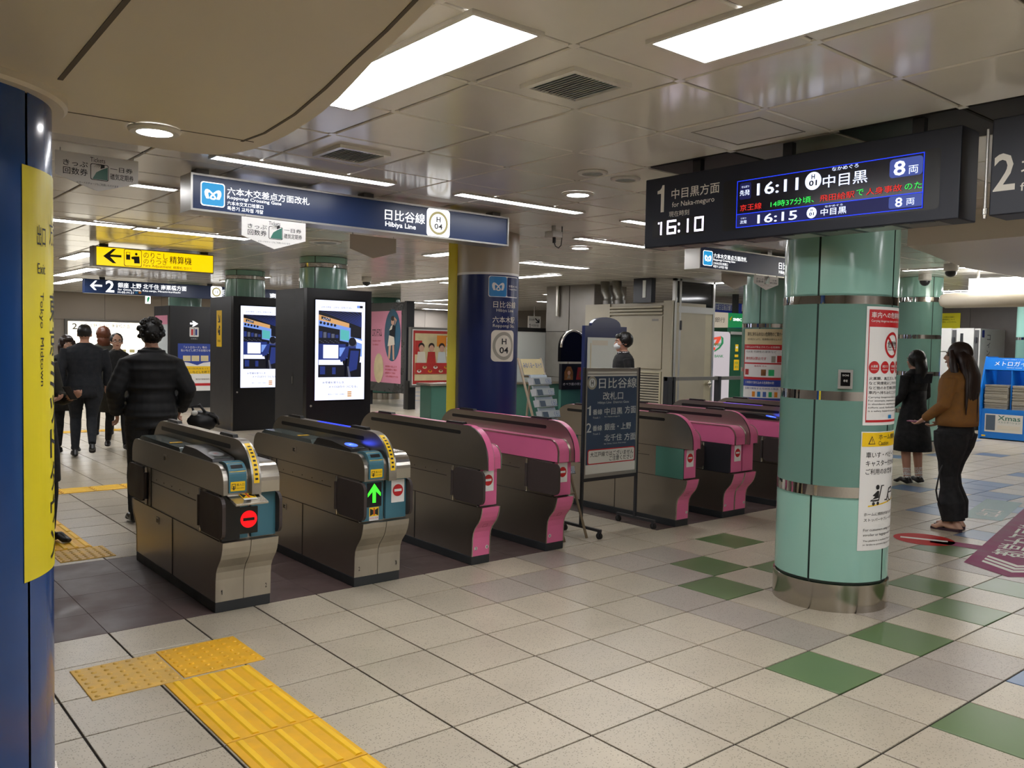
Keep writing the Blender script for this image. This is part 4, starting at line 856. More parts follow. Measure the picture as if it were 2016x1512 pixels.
# yellow fare adjustment sign
Y = 11.9; t = thing('fare_sign', 'yellow backlit fare adjustment sign with left arrow', 'sign', (3.69, Y, 2.47))
MB().box(2.90, 4.46, Y+.002, Y+.16, 2.465, 2.722, 'alu_dark').build('housing', t, bev=.004); MB().box(2.945, 4.445, Y-.012, Y+.004, 2.478, 2.708, 'yellow_sign').build('face_panel', t)
[MB().box(q, q+.1, Y+.05, Y+.1, 2.722, CEIL, 'graphite').build('hanger', t) for q in (3.0, 4.3)]
a = SArt(face_y(Y-.012), inv_y(Y-.012), .002)
a.pp([(203, 504), (222, 490), (229, 490), (217, 501), (239, 502.5), (239, 507), (217, 505.5), (229, 518.5), (222, 518)], 'ink', 0)
a.pr(244, 279, 490, 523.5, 'ink', 0, .02); a.pr(245, 278, 491, 522.5, 'yellow_sign', 1, .02); a.pr(248, 256, 496, 511, 'ink', 2); a.pr(249, 255, 497, 501, 'yellow_sign', 3); u, v = a.inv(268, 500.5); a.disc(u, v, .017, 'ink', 2); a.pp([(263, 505), (274, 505), (275, 519), (264, 518.5), (263.5, 511), (259, 510), (258, 506)], 'ink', 2)
a.pt('のりこし', 282.5, 330, 496, 508, 'ink', 0); a.pt('のりつぎ', 282.5, 330, 508.5, 519, 'ink', 0); a.pt('精算機', 334, 377, 504, 519, 'ink', 0, .01); a.pt('Fare Adjustment', 282.5, 337, 519.5, 526.5, 'ink', 0); a.pt('精算机 정산기', 341, 377, 524, 529.5, 'ink', 0); a.build('lettering', t)
# platform two direction sign
Y = 18.7; t = thing('direction_sign', 'long navy direction sign with left arrow and number two', 'sign', (6.9, Y, 2.43))
MB().box(4.40, 9.6, Y+.002, Y+.16, 2.425, 2.705, 'sign_navy').build('housing', t, bev=.004); 
for q in (4.7, 6.9, 9.2): MB().box(q, q+.1, Y+.05, Y+.1, 2.705, CEIL, 'graphite').build('hanger', t)
a = SArt(face_y(Y), inv_y(Y), .003)
a.pp([(177, 562), (187, 552.5), (191, 552.5), (184, 560), (201, 561), (201, 564.5), (184, 563.5), (190, 571), (186, 571)], 'backlit', 0); a.pt('2', 208, 225, 552, 575, 'backlit', 0, .02)
a.pt('銀座 上野 北千住 南栗橋方面', 232, 367, 556, 566, 'backlit', 0, .01); a.pt('for Ginza, Ueno, Kita-senju, Minami-kurihashi', 232, 355, 567.5, 572.5, 'backlit', 0); a.pt('H-05-H-21', 232, 263, 573, 577, 'backlit', 0)
a.pr(266, 271, 574, 578, 'metro_blue', 0); a.pr(273, 278, 574, 578, 'orange', 0)
a.build('destination_lettering', t); a = SArt(face_y(Y), inv_y(Y), .003)
u, v = a.inv(426, 575); a.rr(u-.125, u+.125, v-.125, v+.125, .04, 'backlit', 0); a.ring(u, v, .07, .1, 'ring_gold', 1); a.text('H', u-.03, u+.03, v-.035, v+.035, 'ink', 1)
a.pt('日比谷線', 438, 500, 570, 580, 'backlit', 0, .01); a.pt('Hibiya Line', 438, 480, 581, 584, 'backlit', 0); a.build('line_lettering', t); a = SArt(face_y(Y), inv_y(Y), .003); a.pt('恵比寿', 530, 575, 577, 588, 'backlit', 0, .01); a.pt('for Ebisu', 530, 560, 589, 593, 'backlit', 0); a.build('lettering', t)
t = thing('exit_light', 'small green and white exit light under the direction sign', 'sign', (7.9, 20.4, 2.2)); q = onY(292, 590, 20.4)
MB().box(q.x-.05, q.x+.05, 20.4, 20.46, q.z-.09, q.z+.09, 'backlit').build('lamp_box', t); MB().cyl((q.x, 20.43, q.z+.09), (q.x, 20.43, CEIL), .01, 'alu', 8).build('hanger', t); a = Art(face_y(20.4), .004); a.poly([(q.x-.03, q.z+.02), (q.x, q.z+.07), (q.x+.03, q.z+.05), (q.x+.01, q.z-.02), (q.x-.01, q.z-.07), (q.x-.02, q.z-.06)], 'exit_green'); a.build('running_figure', t)
# lit panel and small notice on the back wall
q0, q1 = onY(133, 632, 25.97), onY(288, 722, 25.97); t = thing('lit_wall_panel', 'bright backlit guide panel on the back wall behind the people', 'light panel', ((q0.x+q1.x)/2, 25.95, q1.z))
MB().box(q0.x-.08, q1.x+.08, 25.93, 25.985, q1.z-.08, q0.z+.06, 'alu_dark').build('frame', t); MB().box(q0.x, q1.x, 25.915, 25.932, q1.z, q0.z, 'ad_lit').build('lit_face', t)
a = SArt(face_y(25.915), inv_y(25.915), .004); a.pt('2', 142, 152, 636, 648, 'ad_text', 0, .02); a.pt('銀座 上野 北千住 南栗橋方面', 158, 256, 636, 644, 'ad_text', 0, .01); a.pt('for Ginza, Ueno, Kita-senju', 178, 240, 646, 648, 'ad_text', 0)
for k in range(6): a.pr(170+k*17, 180+k*17, 688, 694, 'ring_gold', 0)
a.build('lettering', t)
t = thing('arrow_notice', 'small white arrow notice on the far wall right of the navy column', 'sign', (17.4, 20, 2)); q0, q1 = onY(1041, 622, 20.0), onY(1064, 648, 20.0); MB().box(q0.x, q1.x, 20.0, 20.04, q1.z, q0.z, 'white').build('plate', t)
MB().cyl(((q0.x+q1.x)/2, 20.02, q0.z), ((q0.x+q1.x)/2, 20.02, CEIL), .015, 'alu', 8).build('hanger', t); a = SArt(face_y(20.0), inv_y(20.0), .005); a.pp([(1054, 626), (1060, 632), (1060, 628.5), (1062, 628.5), (1062, 636), (1054.5, 636), (1054.5, 634), (1058.5, 634), (1053, 628)], 'ink', 0); a.pt('日比谷線', 1042, 1052, 627, 631, 'ink', 0); a.pt('1', 1042, 1044, 637, 645, 'ink', 0); a.pt('中目黒方面', 1046, 1060, 638, 643, 'ink', 0); a.build('lettering', t)
# ------------------------------------------------------------------ black screen kiosks
def kiosk(label, X0, Y0, w, d, H, full):
    t = thing('screen_kiosk', label, 'kiosk', (X0+w/2, Y0+d/2, 0), 'black advertising screen kiosks')
    # four walls around the column so that it passes through the middle
    b = MB(); b.box(X0, X0+w, Y0, Y0+.10, 0, H, 'kiosk_front'); fp = b.build('front_panel', t, bev=.004)
    b = MB(); b.box(X0, X0+.03, Y0+.10, Y0+d, 0, H, 'kiosk'); b.box(X0+w-.03, X0+w, Y0+.10, Y0+d, 0, H, 'kiosk'); b.box(X0+.03, X0+w-.03, Y0+d-.03, Y0+d, 0, H, 'kiosk'); b.build('casing', t, bev=.003)
    s = face_x(X0); a = Art(s, .002)
    if full: a.rect(-(Y0+.52), -(Y0+.36), H-.27, H-.03, 'black', 0); a.rect(-(Y0+d), -Y0-.02, 1.755, 1.765, 'black', 0); a.rect(-(Y0+.46), -(Y0+.40), .92, 1.11, 'black', 0); a.rect(-(Y0+.445), -(Y0+.43), .95, 1.05, 'alu', 1); a.build('side_fittings', t)
    else:
        q = Y0+.75; a.rect(-q, -q+.24, 1.42, 2.05, 'sticker_yellow', 0); um = -q+.12; a.poly([(um-.05, 1.97), (um, 1.86), (um-.05, 1.86), (um-.05, 1.84), (um+.05, 1.84), (um+.05, 1.96), (um+.03, 1.96), (um+.03, 1.88), (um-.03, 1.98)], 'ink', 1); a.disc(um+.02, 1.76, .03, 'ink', 1); a.rect(um-.05, um-.02, 1.66, 1.74, 'ink', 1); a.poly([(um-.02, 1.70), (um+.05, 1.73), (um+.05, 1.62), (um-.01, 1.62)], 'ink', 1); a.text('精算機', um-.06, um+.06, 1.5, 1.54, 'ink', 1); a.build('side_sticker', t)
    u0, u1, v0, v1 = X0+.125, X0+.90, .735, 2.125; U = lambda f: u0+(u1-u0)*f
    V = lambda f: v1-(v1-v0)*f
    a = Art(face_y(Y0), .0025); a.rect(u0-.02, u1+.02, v0-.02, v1+.02, 'black_gloss', 0); a.rect(u0, u1, v0, v1, 'scr_white', 1)
    a.text('止める安全。止めない日常のために', U(.11), U(.74), V(.078), V(.058), 'scr_text', 2); a.rect(U(.83), U(.89), V(.065), V(.04), 'scr_mid', 2); a.rect(U(.89), U(.95), V(.065), V(.04), 'scr_dark', 2)
    a.rect(U(.06), U(.93), V(.77), V(.105), 'scr_dark', 2)
    for k in range(9): a.poly([(U(.10+.10*k), V(.107)), (U(min(.93, .115+.10*k)), V(.107)), (U(.93), V(.25-.014*k)), (U(.93), V(.262-.014*k))], 'scr_blue', 3)
    a.poly([(U(.06), V(.145)), (U(.67), V(.225)), (U(.67), V(.27)), (U(.06), V(.2))], 'scr_orange', 4); a.poly([(U(.11), V(.16)), (U(.29), V(.183)), (U(.29), V(.208)), (U(.11), V(.19))], 'scr_dark', 5); a.text('ハハハ', U(.13), U(.27), V(.198), V(.175), 'scr_white', 6)
    a.poly([(U(.06), V(.2)), (U(.70), V(.27)), (U(.70), V(.42)), (U(.48), V(.40)), (U(.48), V(.29)), (U(.06), V(.255))], 'scr_mid', 4); a.poly([(U(.49), V(.285)), (U(.67), V(.30)), (U(.67), V(.40)), (U(.49), V(.39))], 'scr_teal', 5)
    for k in range(5): a.disc(U(.10+.07*k), V(.225+.006*k), .02, 'scr_dark', 5, n=8)
    a.poly([(U(.06), V(.255)), (U(.48), V(.29)), (U(.48), V(.43)), (U(.06), V(.43))], 'scr_dark', 5)
    for k in range(12): a.rect(U(.07+.034*k), U(.095+.034*k), V(.405+.01*(k % 3)), V(.40+.01*(k % 3)), 'scr_grey', 6)
    a.rect(U(.06), U(.60), V(.60), V(.435), 'scr_blue', 5); a.rect(U(.15), U(.45), V(.58), V(.445), 'scr_white', 6); a.rect(U(.175), U(.43), V(.56), V(.465), 'scr_bright', 7); a.rect(U(.47), U(.60), V(.56), V(.47), 'scr_mid', 6)
    a.poly([(U(.06), V(.595)), (U(.52), V(.595)), (U(.55), V(.645)), (U(.06), V(.645))], 'scr_white', 8); a.rect(U(.06), U(.55), V(.77), V(.648), 'scr_dark', 5); a.rect(U(.09), U(.19), V(.74), V(.66), 'scr_blue', 6); a.rect(U(.33), U(.40), V(.74), V(.67), 'scr_blue', 6)
    a.poly([(U(.68), V(.36)), (U(.93), V(.38)), (U(.93), V(.60)), (U(.62), V(.58))], 'scr_mid', 8); a.poly([(U(.72), V(.365)), (U(.93), V(.40)), (U(.93), V(.43)), (U(.72), V(.395))], 'scr_white', 9)
    for k in range(5): a.rect(U(.07+.08*k), U(.13+.08*k), V(.375), V(.31+.008*k), 'scr_grey' if k % 2 else 'scr_blue', 6)
    for k in range(7): a.rect(U(.16), U(.44), V(.47+.014*k), V(.4685+.014*k), 'scr_mid', 8)
    a.disc(U(.735), V(.425), .066, 'scr_grey', 9); a.disc(U(.73), V(.41), .060, 'scr_dark', 10); a.rect(U(.80), U(.93), V(.62), V(.56), 'scr_white', 9)
    a.disc(U(.73), V(.405), .055, 'scr_dark', 9); a.poly([(U(.60), V(.46)), (U(.68), V(.455)), (U(.66), V(.56)), (U(.50), V(.62)), (U(.47), V(.58))], 'scr_blue', 9); a.poly([(U(.66), V(.455)), (U(.80), V(.45)), (U(.81), V(.50)), (U(.66), V(.52))], 'scr_blue', 9)
    a.poly([(U(.66), V(.475)), (U(.90), V(.48)), (U(.885), V(.60)), (U(.84), V(.70)), (U(.87), V(.77)), (U(.60), V(.77)), (U(.61), V(.64))], 'scr_dark', 11); a.poly([(U(.69), V(.50)), (U(.865), V(.50)), (U(.82), V(.69)), (U(.64), V(.72))], 'scr_blue', 12); a.poly([(U(.62), V(.66)), (U(.65), V(.66)), (U(.70), V(.77)), (U(.65), V(.77))], 'scr_grey', 13)
    a.text('お客様を思うとき、', U(.15), U(.60), V(.835), V(.812), 'scr_text', 2, .01); a.text('メトロはひとつになる。', U(.27), U(.86), V(.878), V(.855), 'scr_text', 2, .01); a.text('東京メトロ 安全への取組み', U(.26), U(.60), V(.95), V(.935), 'scr_text', 2)
    for k in range(3): a.rect(U(.65), U(.735), V(.93+.02*k), V(.915+.02*k), 'scr_orange', 2)
    a.build('screen', fp)
    b = MB(); b.cyl((X0+.07, Y0-.006, .66), (X0+.07, Y0+.01, .66), .016, 'alu', 10); b.build('lock', fp)
    return t
kiosk('nearer black kiosk with a bright portrait screen', 5.335, 10.80, 1.01, 1.0, 2.283, True)
kiosk('farther black kiosk with yellow side sticker and bright screen', 5.615, 14.08, 1.01, 1.05, 2.283, False)
X0, Y0 = 6.24, 19.2; t = thing('restroom_board', 'black board with restroom arrow and blue notice behind the men', 'notice board', (X0+.5, Y0+.5, 0))
b = MB(); b.box(X0, X0+1.05, Y0, Y0+.08, 0, 2.26, 'kiosk_front'); b.box(X0, X0+.03, Y0+.08, Y0+1.1, 0, 2.26, 'kiosk'); b.box(X0+1.02, X0+1.05, Y0+.08, Y0+1.1, 0, 2.26, 'kiosk'); b.build('casing', t)
a = SArt(face_y(Y0), inv_y(Y0), .004)
a.pp([(374, 635), (381, 635.5), (378, 632), (381, 632), (390, 637.5), (381, 643), (378, 643), (381, 639), (374, 638.5)], 'backlit', 0); a.pr(373, 391, 644, 663, 'white', 0, .02); a.pr(376, 380, 648, 660, 'red', 1); a.pr(384, 388, 648, 660, 'ink_blue', 1); a.pr(381.5, 382.5, 646, 661, 'ink', 1); a.text('お手洗い', *(a.inv(376, 668)[0], a.inv(389, 668)[0], a.inv(376, 668)[1], a.inv(376, 666)[1]), 'white', 0)
a.pr(350, 425, 676, 711, 'blue_notice', 0); a.pt('「メトロカード」等の', 362, 407, 681, 686, 'white', 1, .01); a.pt('払いもどし終了のお知らせ', 356, 414, 687, 692, 'white', 1, .01)
for q in (360, 377, 395): a.pr(q, q+15, 700, 711, 'poster_cream', 1)
a.pr(350, 425, 711, 770, 'white', 0); a.pp([(350, 711), (425, 711), (400, 714), (388, 719), (372, 714)], 'blue_notice', 1); a.pr(350, 425, 721, 736, 'sticker_yellow', 1); a.pt('1月21日(木)をもって', 368, 410, 724, 728, 'ink', 2); a.pt('払いもどしを終了', 368, 412, 730, 735, 'ink', 2, .01); a.pt('東京地下鉄株式会社', 385, 412, 745, 748, 'ink', 1); a.pr(350, 425, 755, 760, 'red', 1); a.build('notice_print', t)
a = Art(face_x(X0), .004); a.rect(-(Y0+1.0), -(Y0+.15), .5, 2.05, 'frosted', 0); a.rect(-(Y0+1.0), -(Y0+.15), 1.85, 2.05, 'poster_pink', 1); a.build('side_poster', t)
# ------------------------------------------------------------------ posters on stands
X = 10.85; t = thing('poster_stand', 'pink art poster in a dark marble frame beyond the screen kiosk', 'poster', (X, 17.7, 0))
MB().box(X, X+.16, 16.93, 18.62, .36, 2.50, 'marble').build('frame', t); MB().box(X-.01, X+.20, 16.86, 16.95, 0, 2.52, 'graphite').build('post', t); MB().box(X+.0, X+.14, 18.60, 18.68, 0, 2.52, 'graphite').build('post', t)
a = Art(face_x(X), .006); ua, ub, va, vb = -18.5, -17.09, .58, 2.30
a.rect(ua, ub, va, vb, 'poster_pink', 0); a.disc(ua+1.03, va+1.14, .36, 'poster_teal', 1, .62); a.disc(ua+.42, va+.34, .22, 'poster_cream', 1, .36)
cu, cv = ua+1.05, va+1.30
a.disc(cu, cv+.17, .075, 'skin_pale', 2, .1); a.disc(cu+.01, cv+.24, .085, 'hair_dark', 3, .06); a.poly([(cu-.14, cv-.18), (cu+.10, cv-.22), (cu+.12, cv+.06), (cu-.04, cv+.10), (cu-.12, cv)], 'cloth_navy', 3); a.poly([(cu-.06, cv+.06), (cu+.02, cv+.10), (cu-.02, cv-.02), (cu-.14, cv-.05)], 'cream', 4); a.poly([(cu-.20, cv-.42), (cu+.12, cv-.38), (cu+.08, cv-.20), (cu-.14, cv-.16)], 'cream', 4); a.poly([(cu-.18, cv-.72), (cu-.10, cv-.72), (cu-.06, cv-.40), (cu-.16, cv-.40)], 'skin_pale', 3); a.poly([(cu+.03, cv-.74), (cu+.10, cv-.74), (cu+.08, cv-.38), (cu, cv-.38)], 'skin_pale', 3); a.poly([(cu+.10, cv+.06), (cu+.20, cv+.2), (cu+.08, cv+.28), (cu+.07, cv+.22), (cu+.14, cv+.18)], 'skin_pale', 4)
a.text('ロマンチスム', ua+.10, ua+.55, vb-.62, vb-.42, 'ink', 1, .01); a.lines(['特別展のご案内', '秋の展覧会'], ua+.12, ua+.5, vb-.7, .04, .05, 'poster_red', 1); a.lines(['美術館のおしらせ', '開館時間のご案内', '観覧料のご案内', '入館は閉館三十分前'], ua+.72, ub-.1, va+.42, .045, .035, 'poster_red', 1); a.build('printed_sheet', t)
Y = 16.7; t = thing('poster_stand', 'framed red bordered poster with diners left of the navy column', 'poster', (11.4, Y, 0))
q0, q1 = onY(812, 648, Y), onY(884, 757, Y); MB().box(q0.x-.04, q1.x+.06, Y, Y+.1, q1.z-.05, q0.z+.05, 'alu_dark').build('frame', t); MB().box(q0.x-.08, q0.x+.12, Y+.02, Y+.16, 0, q1.z+.1, 'black').build('post', t); MB().box(q1.x-.1, q1.x+.06, Y+.02, Y+.16, 0, q1.z+.1, 'black').build('post', t)
a = Art(face_y(Y), .005); ua, ub, va, vb = q0.x, q1.x+.03, q1.z, q0.z; w, h = ub-ua, vb-va; U = lambda f: ua+w*f
V = lambda f: va+h*f
a.rect(ua, ub, va, vb, 'white', 0); a.rect(U(.02), U(.98), V(.02), V(.98), 'poster_red', 1); a.rect(U(.06), U(.94), V(.08), V(.93), 'poster_cream', 2); a.rect(U(.62), U(.9), V(.70), V(.9), 'orange', 3); a.rect(U(.06), U(.24), V(.55), V(.8), 'poster_red', 3)
for k, f in enumerate((.22, .48, .75)): a.disc(U(f), V(.66), .07, 'skin_pale', 5, .08); a.disc(U(f), V(.70), .085, 'hair_dark', 4, .08); a.poly([(U(f-.12), V(.40)), (U(f+.12), V(.40)), (U(f+.09), V(.60)), (U(f-.09), V(.60))], ('cream', 'poster_red', 'frosted')[k], 4)
a.rect(U(.06), U(.94), V(.2), V(.40), 'poster_red', 6)
for k in range(6): a.disc(U(.16+.14*k), V(.25+.07*(k % 2)), .06, ('white', 'poster_cream', 'orange')[k % 3], 7, .035); a.disc(U(.16+.14*k), V(.26+.07*(k % 2)), .035, 'gold', 8, .02)
for k, ch in enumerate('おいしい冬'): a.rect(U(.86), U(.93), V(.80-.07*k), V(.87-.07*k), 'white', 6); a.text(ch, U(.87), U(.92), V(.815-.07*k), V(.865-.07*k), 'poster_red', 7)
a.build('printed_sheet', t)
# ------------------------------------------------------------------ standing line sign on casters
Y = 5.03; t = thing('standing_sign', 'wheeled standing sign board with dark blue line information panel', 'sign', (5.30, Y, 0))
xa, xb, zb, zt = 4.984, 5.622, .466, 1.384
MB().box(xa+.012, xb-.012, Y-.004, Y+.012, zb+.03, zt-.02, 'stand_blue').build('panel', t)
b = MB(); b.box(xa, xb, Y-.012, Y+.016, zt-.028, zt, 'alu'); b.box(xa, xb, Y-.012, Y+.016, zb, zb+.03, 'alu'); b.box(xa, xa+.013, Y-.012, Y+.016, zb+.03, zt-.028, 'alu'); b.box(xb-.013, xb, Y-.012, Y+.016, zb+.03, zt-.028, 'alu'); b.build('frame', t)
for xx in (xa-.012, xb+.012):
    MB().box(xx-.011, xx+.011, Y-.011, Y+.011, .075, zt+.004, 'graphite').build('post', t)
    fb = MB().box(xx-.012, xx+.012, Y-.23, Y+.21, .058, .08, 'graphite').build('foot_bar', t)
    for yy in (Y-.215, Y+.195):
        b = MB(); b.cyl((xx-.012, yy, .026), (xx+.012, yy, .026), .026, 'rubber', 16); b.box(xx-.016, xx+.016, yy-.008, yy+.008, .024, .06, 'graphite'); b.build('caster', fb)
MB().box(xa-.012, xb+.012, Y-.008, Y+.008, zb-.03, zb, 'graphite').build('cross_bar', t)
a = SArt(face_y(Y-.004), inv_y(Y-.005), .0012)
a.rect(xa+.013, xb-.013, 1.295+.02, 1.356, 'paper', 0); a.rect(xa+.013, xb-.013, zb+.03, .575, 'paper', 0); a.rect(xa+.013, xb-.013, 1.33, 1.337, 'alu_dark', 1)
u, v = a.inv(1165.9, 754); a.disc(u, v, .056, 'ring_grey', 0); a.disc(u, v, .038, 'stand_text', 1); a.text('H', u-.015, u+.015, v-.022, v+.022, 'ink', 2, .012)
ST = 'stand_text'
a.pt('日比谷線', 1179, 1253, 744, 765, ST, 0, .014); a.pt('改札口', 1187, 1226.5, 772, 787.5, ST, 0, .01); a.pt('Hibiya Line  District Gate', 1177, 1238, 790.5, 796.5, ST, 0)
a.pt('1', 1156, 1163, 799.5, 818, ST, 0); a.pt('番線', 1167, 1185.5, 806, 817, ST, 0, .008); a.pt('中目黒', 1190, 1225, 803, 817, ST, 0, .012); a.pt('方面', 1230, 1251.5, 799, 814, ST, 0, .012); a.pt('Track 1', 1167, 1181, 821, 824.5, ST, 0); a.pt('for Naka-meguro', 1190, 1220, 819, 822.5, ST, 0)
a.pt('2', 1154.5, 1164, 833.5, 852, ST, 0, .006); a.pt('番線', 1166.5, 1185, 838, 849, ST, 0, .008); a.pt('銀座・上野', 1190, 1242, 834, 847.5, ST, 0, .012); a.pt('Track 2', 1167, 1181, 853, 856.5, ST, 0); a.pt('北千住', 1189.5, 1224, 855.5, 869, ST, 0, .012); a.pt('方面', 1229, 1251, 852.5, 867, ST, 0, .012); a.pt('for Ginza, Ueno, Kita-senju', 1189, 1232, 872.5, 876, ST, 0)
u0, v0 = a.inv(1156, 916); u1, _ = a.inv(1249, 900); v1 = a.inv(1156, 886)[1]; a.rr(u0, u1, v0, v1, .02, 'red', 0); a.rr(u0+.009, u1-.009, v0+.009, v1-.009, .015, 'paper', 1); a.text('大江戸線ではございません', u0+.03, u1-.02, v1-.065, v1-.022, 'ink', 2, .006); a.text('ご注意ください', u0+.26, u1-.025, v0+.02, v0+.062, 'ink', 2, .006); a.build('lettering', t)
# ------------------------------------------------------------------ leaflet rack leaning behind the pink gate
t = thing('leaflet_rack', 'wooden leaflet rack with white pockets between pink gate and line sign', 'rack', (4.79, 5.15, 0))
def lean(x, z, o=0): k = z/1.45; return (x, 4.90+.62*k-o, z)
for xx in (4.665, 4.915): MB().tube([lean(xx, .0), lean(xx, .7), lean(xx, 1.45)], .011, 'wood', 8).build('pole', t)
MB().tube([(4.79, 5.64, 0), (4.79, 5.50, 1.3)], .010, 'wood', 8).build('back_leg', t); b = MB()
for z in (.35, .78, 1.3): b.cyl(lean(4.665, z), lean(4.915, z), .008, 'wood', 8)
b.build('cross_bars', t)
s = lambda u, v, d: lean(u, v, d+.012); a = Art(s, .003)
hd = MB(); P = [lean(x, z, o) for o in (.012, .016) for x, z in ((4.675, 1.315), (4.905, 1.315), (4.905, 1.445), (4.675, 1.445))]; hd.add(P, [(0,1,2,3),(4,5,6,7),(0,1,5,4),(1,2,6,5),(2,3,7,6),(3,0,4,7)], 'poster_cream'); hd.build('header_card', t)
a.text('みなくるー おトク', 4.685, 4.895, 1.37, 1.415, 'leaflet_blue', 2, .01); a.build('header_lettering', t)
for k in range(9):
    z = 1.225-.09*k; b = MB()
    P = [lean(x, zz_, o) for o, zz_ in ((.012, z), (.075, z+.01)) for x in (4.70, 4.905)]+[lean(x, zz_, o) for o, zz_ in ((.012, z+.055), (.09, z+.07)) for x in (4.70, 4.905)]
    b.add(P, [(0,1,3,2),(2,3,7,6),(0,1,5,4),(0,2,6,4),(1,3,7,5)], 'frosted'); b.build('pocket', t)
    b = MB(); Q = [lean(x, z+.02, .03) for x in (4.71, 4.895)]+[lean(x, z+.088, .03) for x in (4.895, 4.71)]+[lean(x, z+.02, .05) for x in (4.71, 4.895)]+[lean(x, z+.088, .05) for x in (4.895, 4.71)]
    b.add(Q, [(0,1,2,3),(4,5,6,7),(0,1,5,4),(1,2,6,5),(2,3,7,6),(3,0,4,7)], 'leaflet'); b.build('leaflets', t)
    a = Art(lambda u, v, d: lean(u, v, .088+d+(.003)), .002); a.rect(4.705, 4.765, z+.012, z+.06, 'leaflet_dark', 0); a.rect(4.765, 4.90, z+.012, z+.016, 'leaflet_dark', 0); a.text('くらし', 4.83, 4.895, z+.02, z+.06, 'leaflet_blue', 0, .01); a.build('leaflet_print', t)
# ------------------------------------------------------------------ station office behind the gates
OX = 11.3; t = thing('office_cabinet', 'beige office cabinet with roller shutter and louvre grille behind the staff member', 'cabinet', (OX+.4, 10.4, 0))
def OY(px): return onX(px, 680, OX).y
def OZ(px, py): return onX(px, py, OX).z
ya_, yb_ = OY(1322), OY(1151)
MB().box(OX+.03, OX+.9, ya_, yb_, 0, 2.33, 'beige_cabinet').build('body', t)
MB().box(OX, OX+.05, OY(1199), yb_, 0, 2.33, 'beige_cabinet').build('side_panel', t); MB().box(OX-.01, OX+.05, ya_, OY(1305), 0, 2.36, 'beige_cabinet').build('corner_post', t)
zs0, zs1 = OZ(1250, 621), OZ(1250, 602)
for k in range(3):
    z = zs0+(zs1-zs0)*k/3; MB().box(OX-.015-.008*k, OX+.04, OY(1303), OY(1200), z+.008, z+(zs1-zs0)/3-.006, 'steel_side' if 0 else 'beige_cabinet').build('shutter_slat', t, bev=.012)
zd = OZ(1280, 726); MB().box(OX+.005, OX+.04, OY(1302), OY(1199), zd, zs0-.02, 'beige_cabinet').build('shutter_panel', t, bev=.004)
zl0, zl1 = .12, OZ(1280, 731); b = MB(); b.box(OX-.004, OX+.035, OY(1303), OY(1299.5), zl0, zl1, 'beige_door'); b.box(OX-.004, OX+.035, OY(1256), OY(1252), zl0, zl1, 'beige_door'); b.box(OX-.004, OX+.035, OY(1299.5), OY(1256), zl1-.03, zl1, 'beige_door'); b.build('louvre_frame', t); MB().box(OX+.024, OX+.031, OY(1300), OY(1256), zl0, zl1, 'black').build('louvre_backing', t)
n = 22
for k in range(n):
    z = zl0+(zl1-.03-zl0)*(k+.5)/n; MB().prism([(OX-.002, z-.016), (OX+.024, z+.012), (OX+.024, z+.016), (OX-.002, z-.008)], 'y', OY(1299.5), OY(1256), 'beige_cabinet').build('louvre_slat', t)
a = Art(face_x(OX+.005), .003); a.rect(-OY(1282), -OY(1295), OZ(1290, 632), OZ(1290, 628), 'alu_dark', 0); a.build('name_plate', t)
# pipes, bracket and lit box above the cabinet
t = thing('duct_pipes', 'pair of silver duct pipes rising above the beige cabinet', 'pipes', (OX+.3, 11.0, 2.33))
for q in (1180, 1203):
    yy = OY(q); MB().tube([(OX+.15, yy-.05, 2.332), (OX+.15, yy-.05, 2.46), (OX+.17, yy+.04, 2.58), (OX+.17, yy+.06, CEIL)], .085, 'tin', 14).build('pipe', t); MB().cyl((OX+.15, yy-.05, 2.332), (OX+.15, yy-.05, 2.40), .098, 'alu_dark', 16).build('collar', t)
t = thing('dark_frame_box', 'dark framed box with a pale pane over the beige cabinet', 'sign', (OX, 10, 2.33)); y0_, y1_ = OY(1283), OY(1248)
MB().box(OX-.05, OX+.06, y0_, y1_, 2.335, CEIL, 'graphite').build('frame', t); MB().box(OX-.06, OX-.048, y0_+.12, y1_-.22, 2.42, CEIL-.04, 'white_board').build('pane', t)
t = thing('door_partition', 'beige office door partition with glass transom beside the cabinet', 'partition', (11.9, 9.4, 0)); Y = 9.40
x0, x1 = 11.36, onY(1405, 600, Y).x; zt = 2.735; zd = onY(1365, 617, Y).z
b = MB()
for xx in (x0, x0+.12, x1-.05): b.box(xx, xx+.05, Y-.03, Y+.03, 0, zt, 'alu')
b.box(x0, x1, Y-.03, Y+.03, zt-.04, zt, 'alu'); b.box(x0+.1, x1, Y-.035, Y+.035, zd-.0, zd+.11, 'alu'); b.build('frame', t)
MB().box(x0+.17, x1-.05, Y-.02, Y+.02, .02, zd, 'beige_door').build('door_leaf', t); MB().box(x0+.17, x1-.05, Y-.005, Y+.005, zd+.11, zt-.04, 'glass_dark').build('glass_pane', t); MB().box(x0+.05, x0+.12, Y-.005, Y+.005, zd, zt-.04, 'glass_dark').build('glass_pane', t); MB().box(x0+.05, x0+.12, Y-.02, Y+.02, 0, zd, 'beige_cabinet').build('side_leaf', t)
q = onY(1391, 756, Y-.03); b = MB(); b.cyl((q.x, Y-.02, q.z), (q.x, Y-.08, q.z), .03, 'steel_bright', 14); b.ell((q.x, Y-.09, q.z), .045, .03, .06, 'steel_bright', 14, 8); b.build('door_knob', t); q = onY(1331, 640, Y-.03); MB().box(x0+.15, x0+.18, Y-.045, Y-.02, q.z-.08, q.z+.08, 'graphite').build('hinge', t)
t = thing('side_wall_unit', 'beige office wall behind the door partition glass', 'partition', (12.2, 9.9, 0)); MB().box(OX+.92, OX+1.0, 9.46, 11.5, 0, 2.33, 'beige_cabinet').build('panel', t)
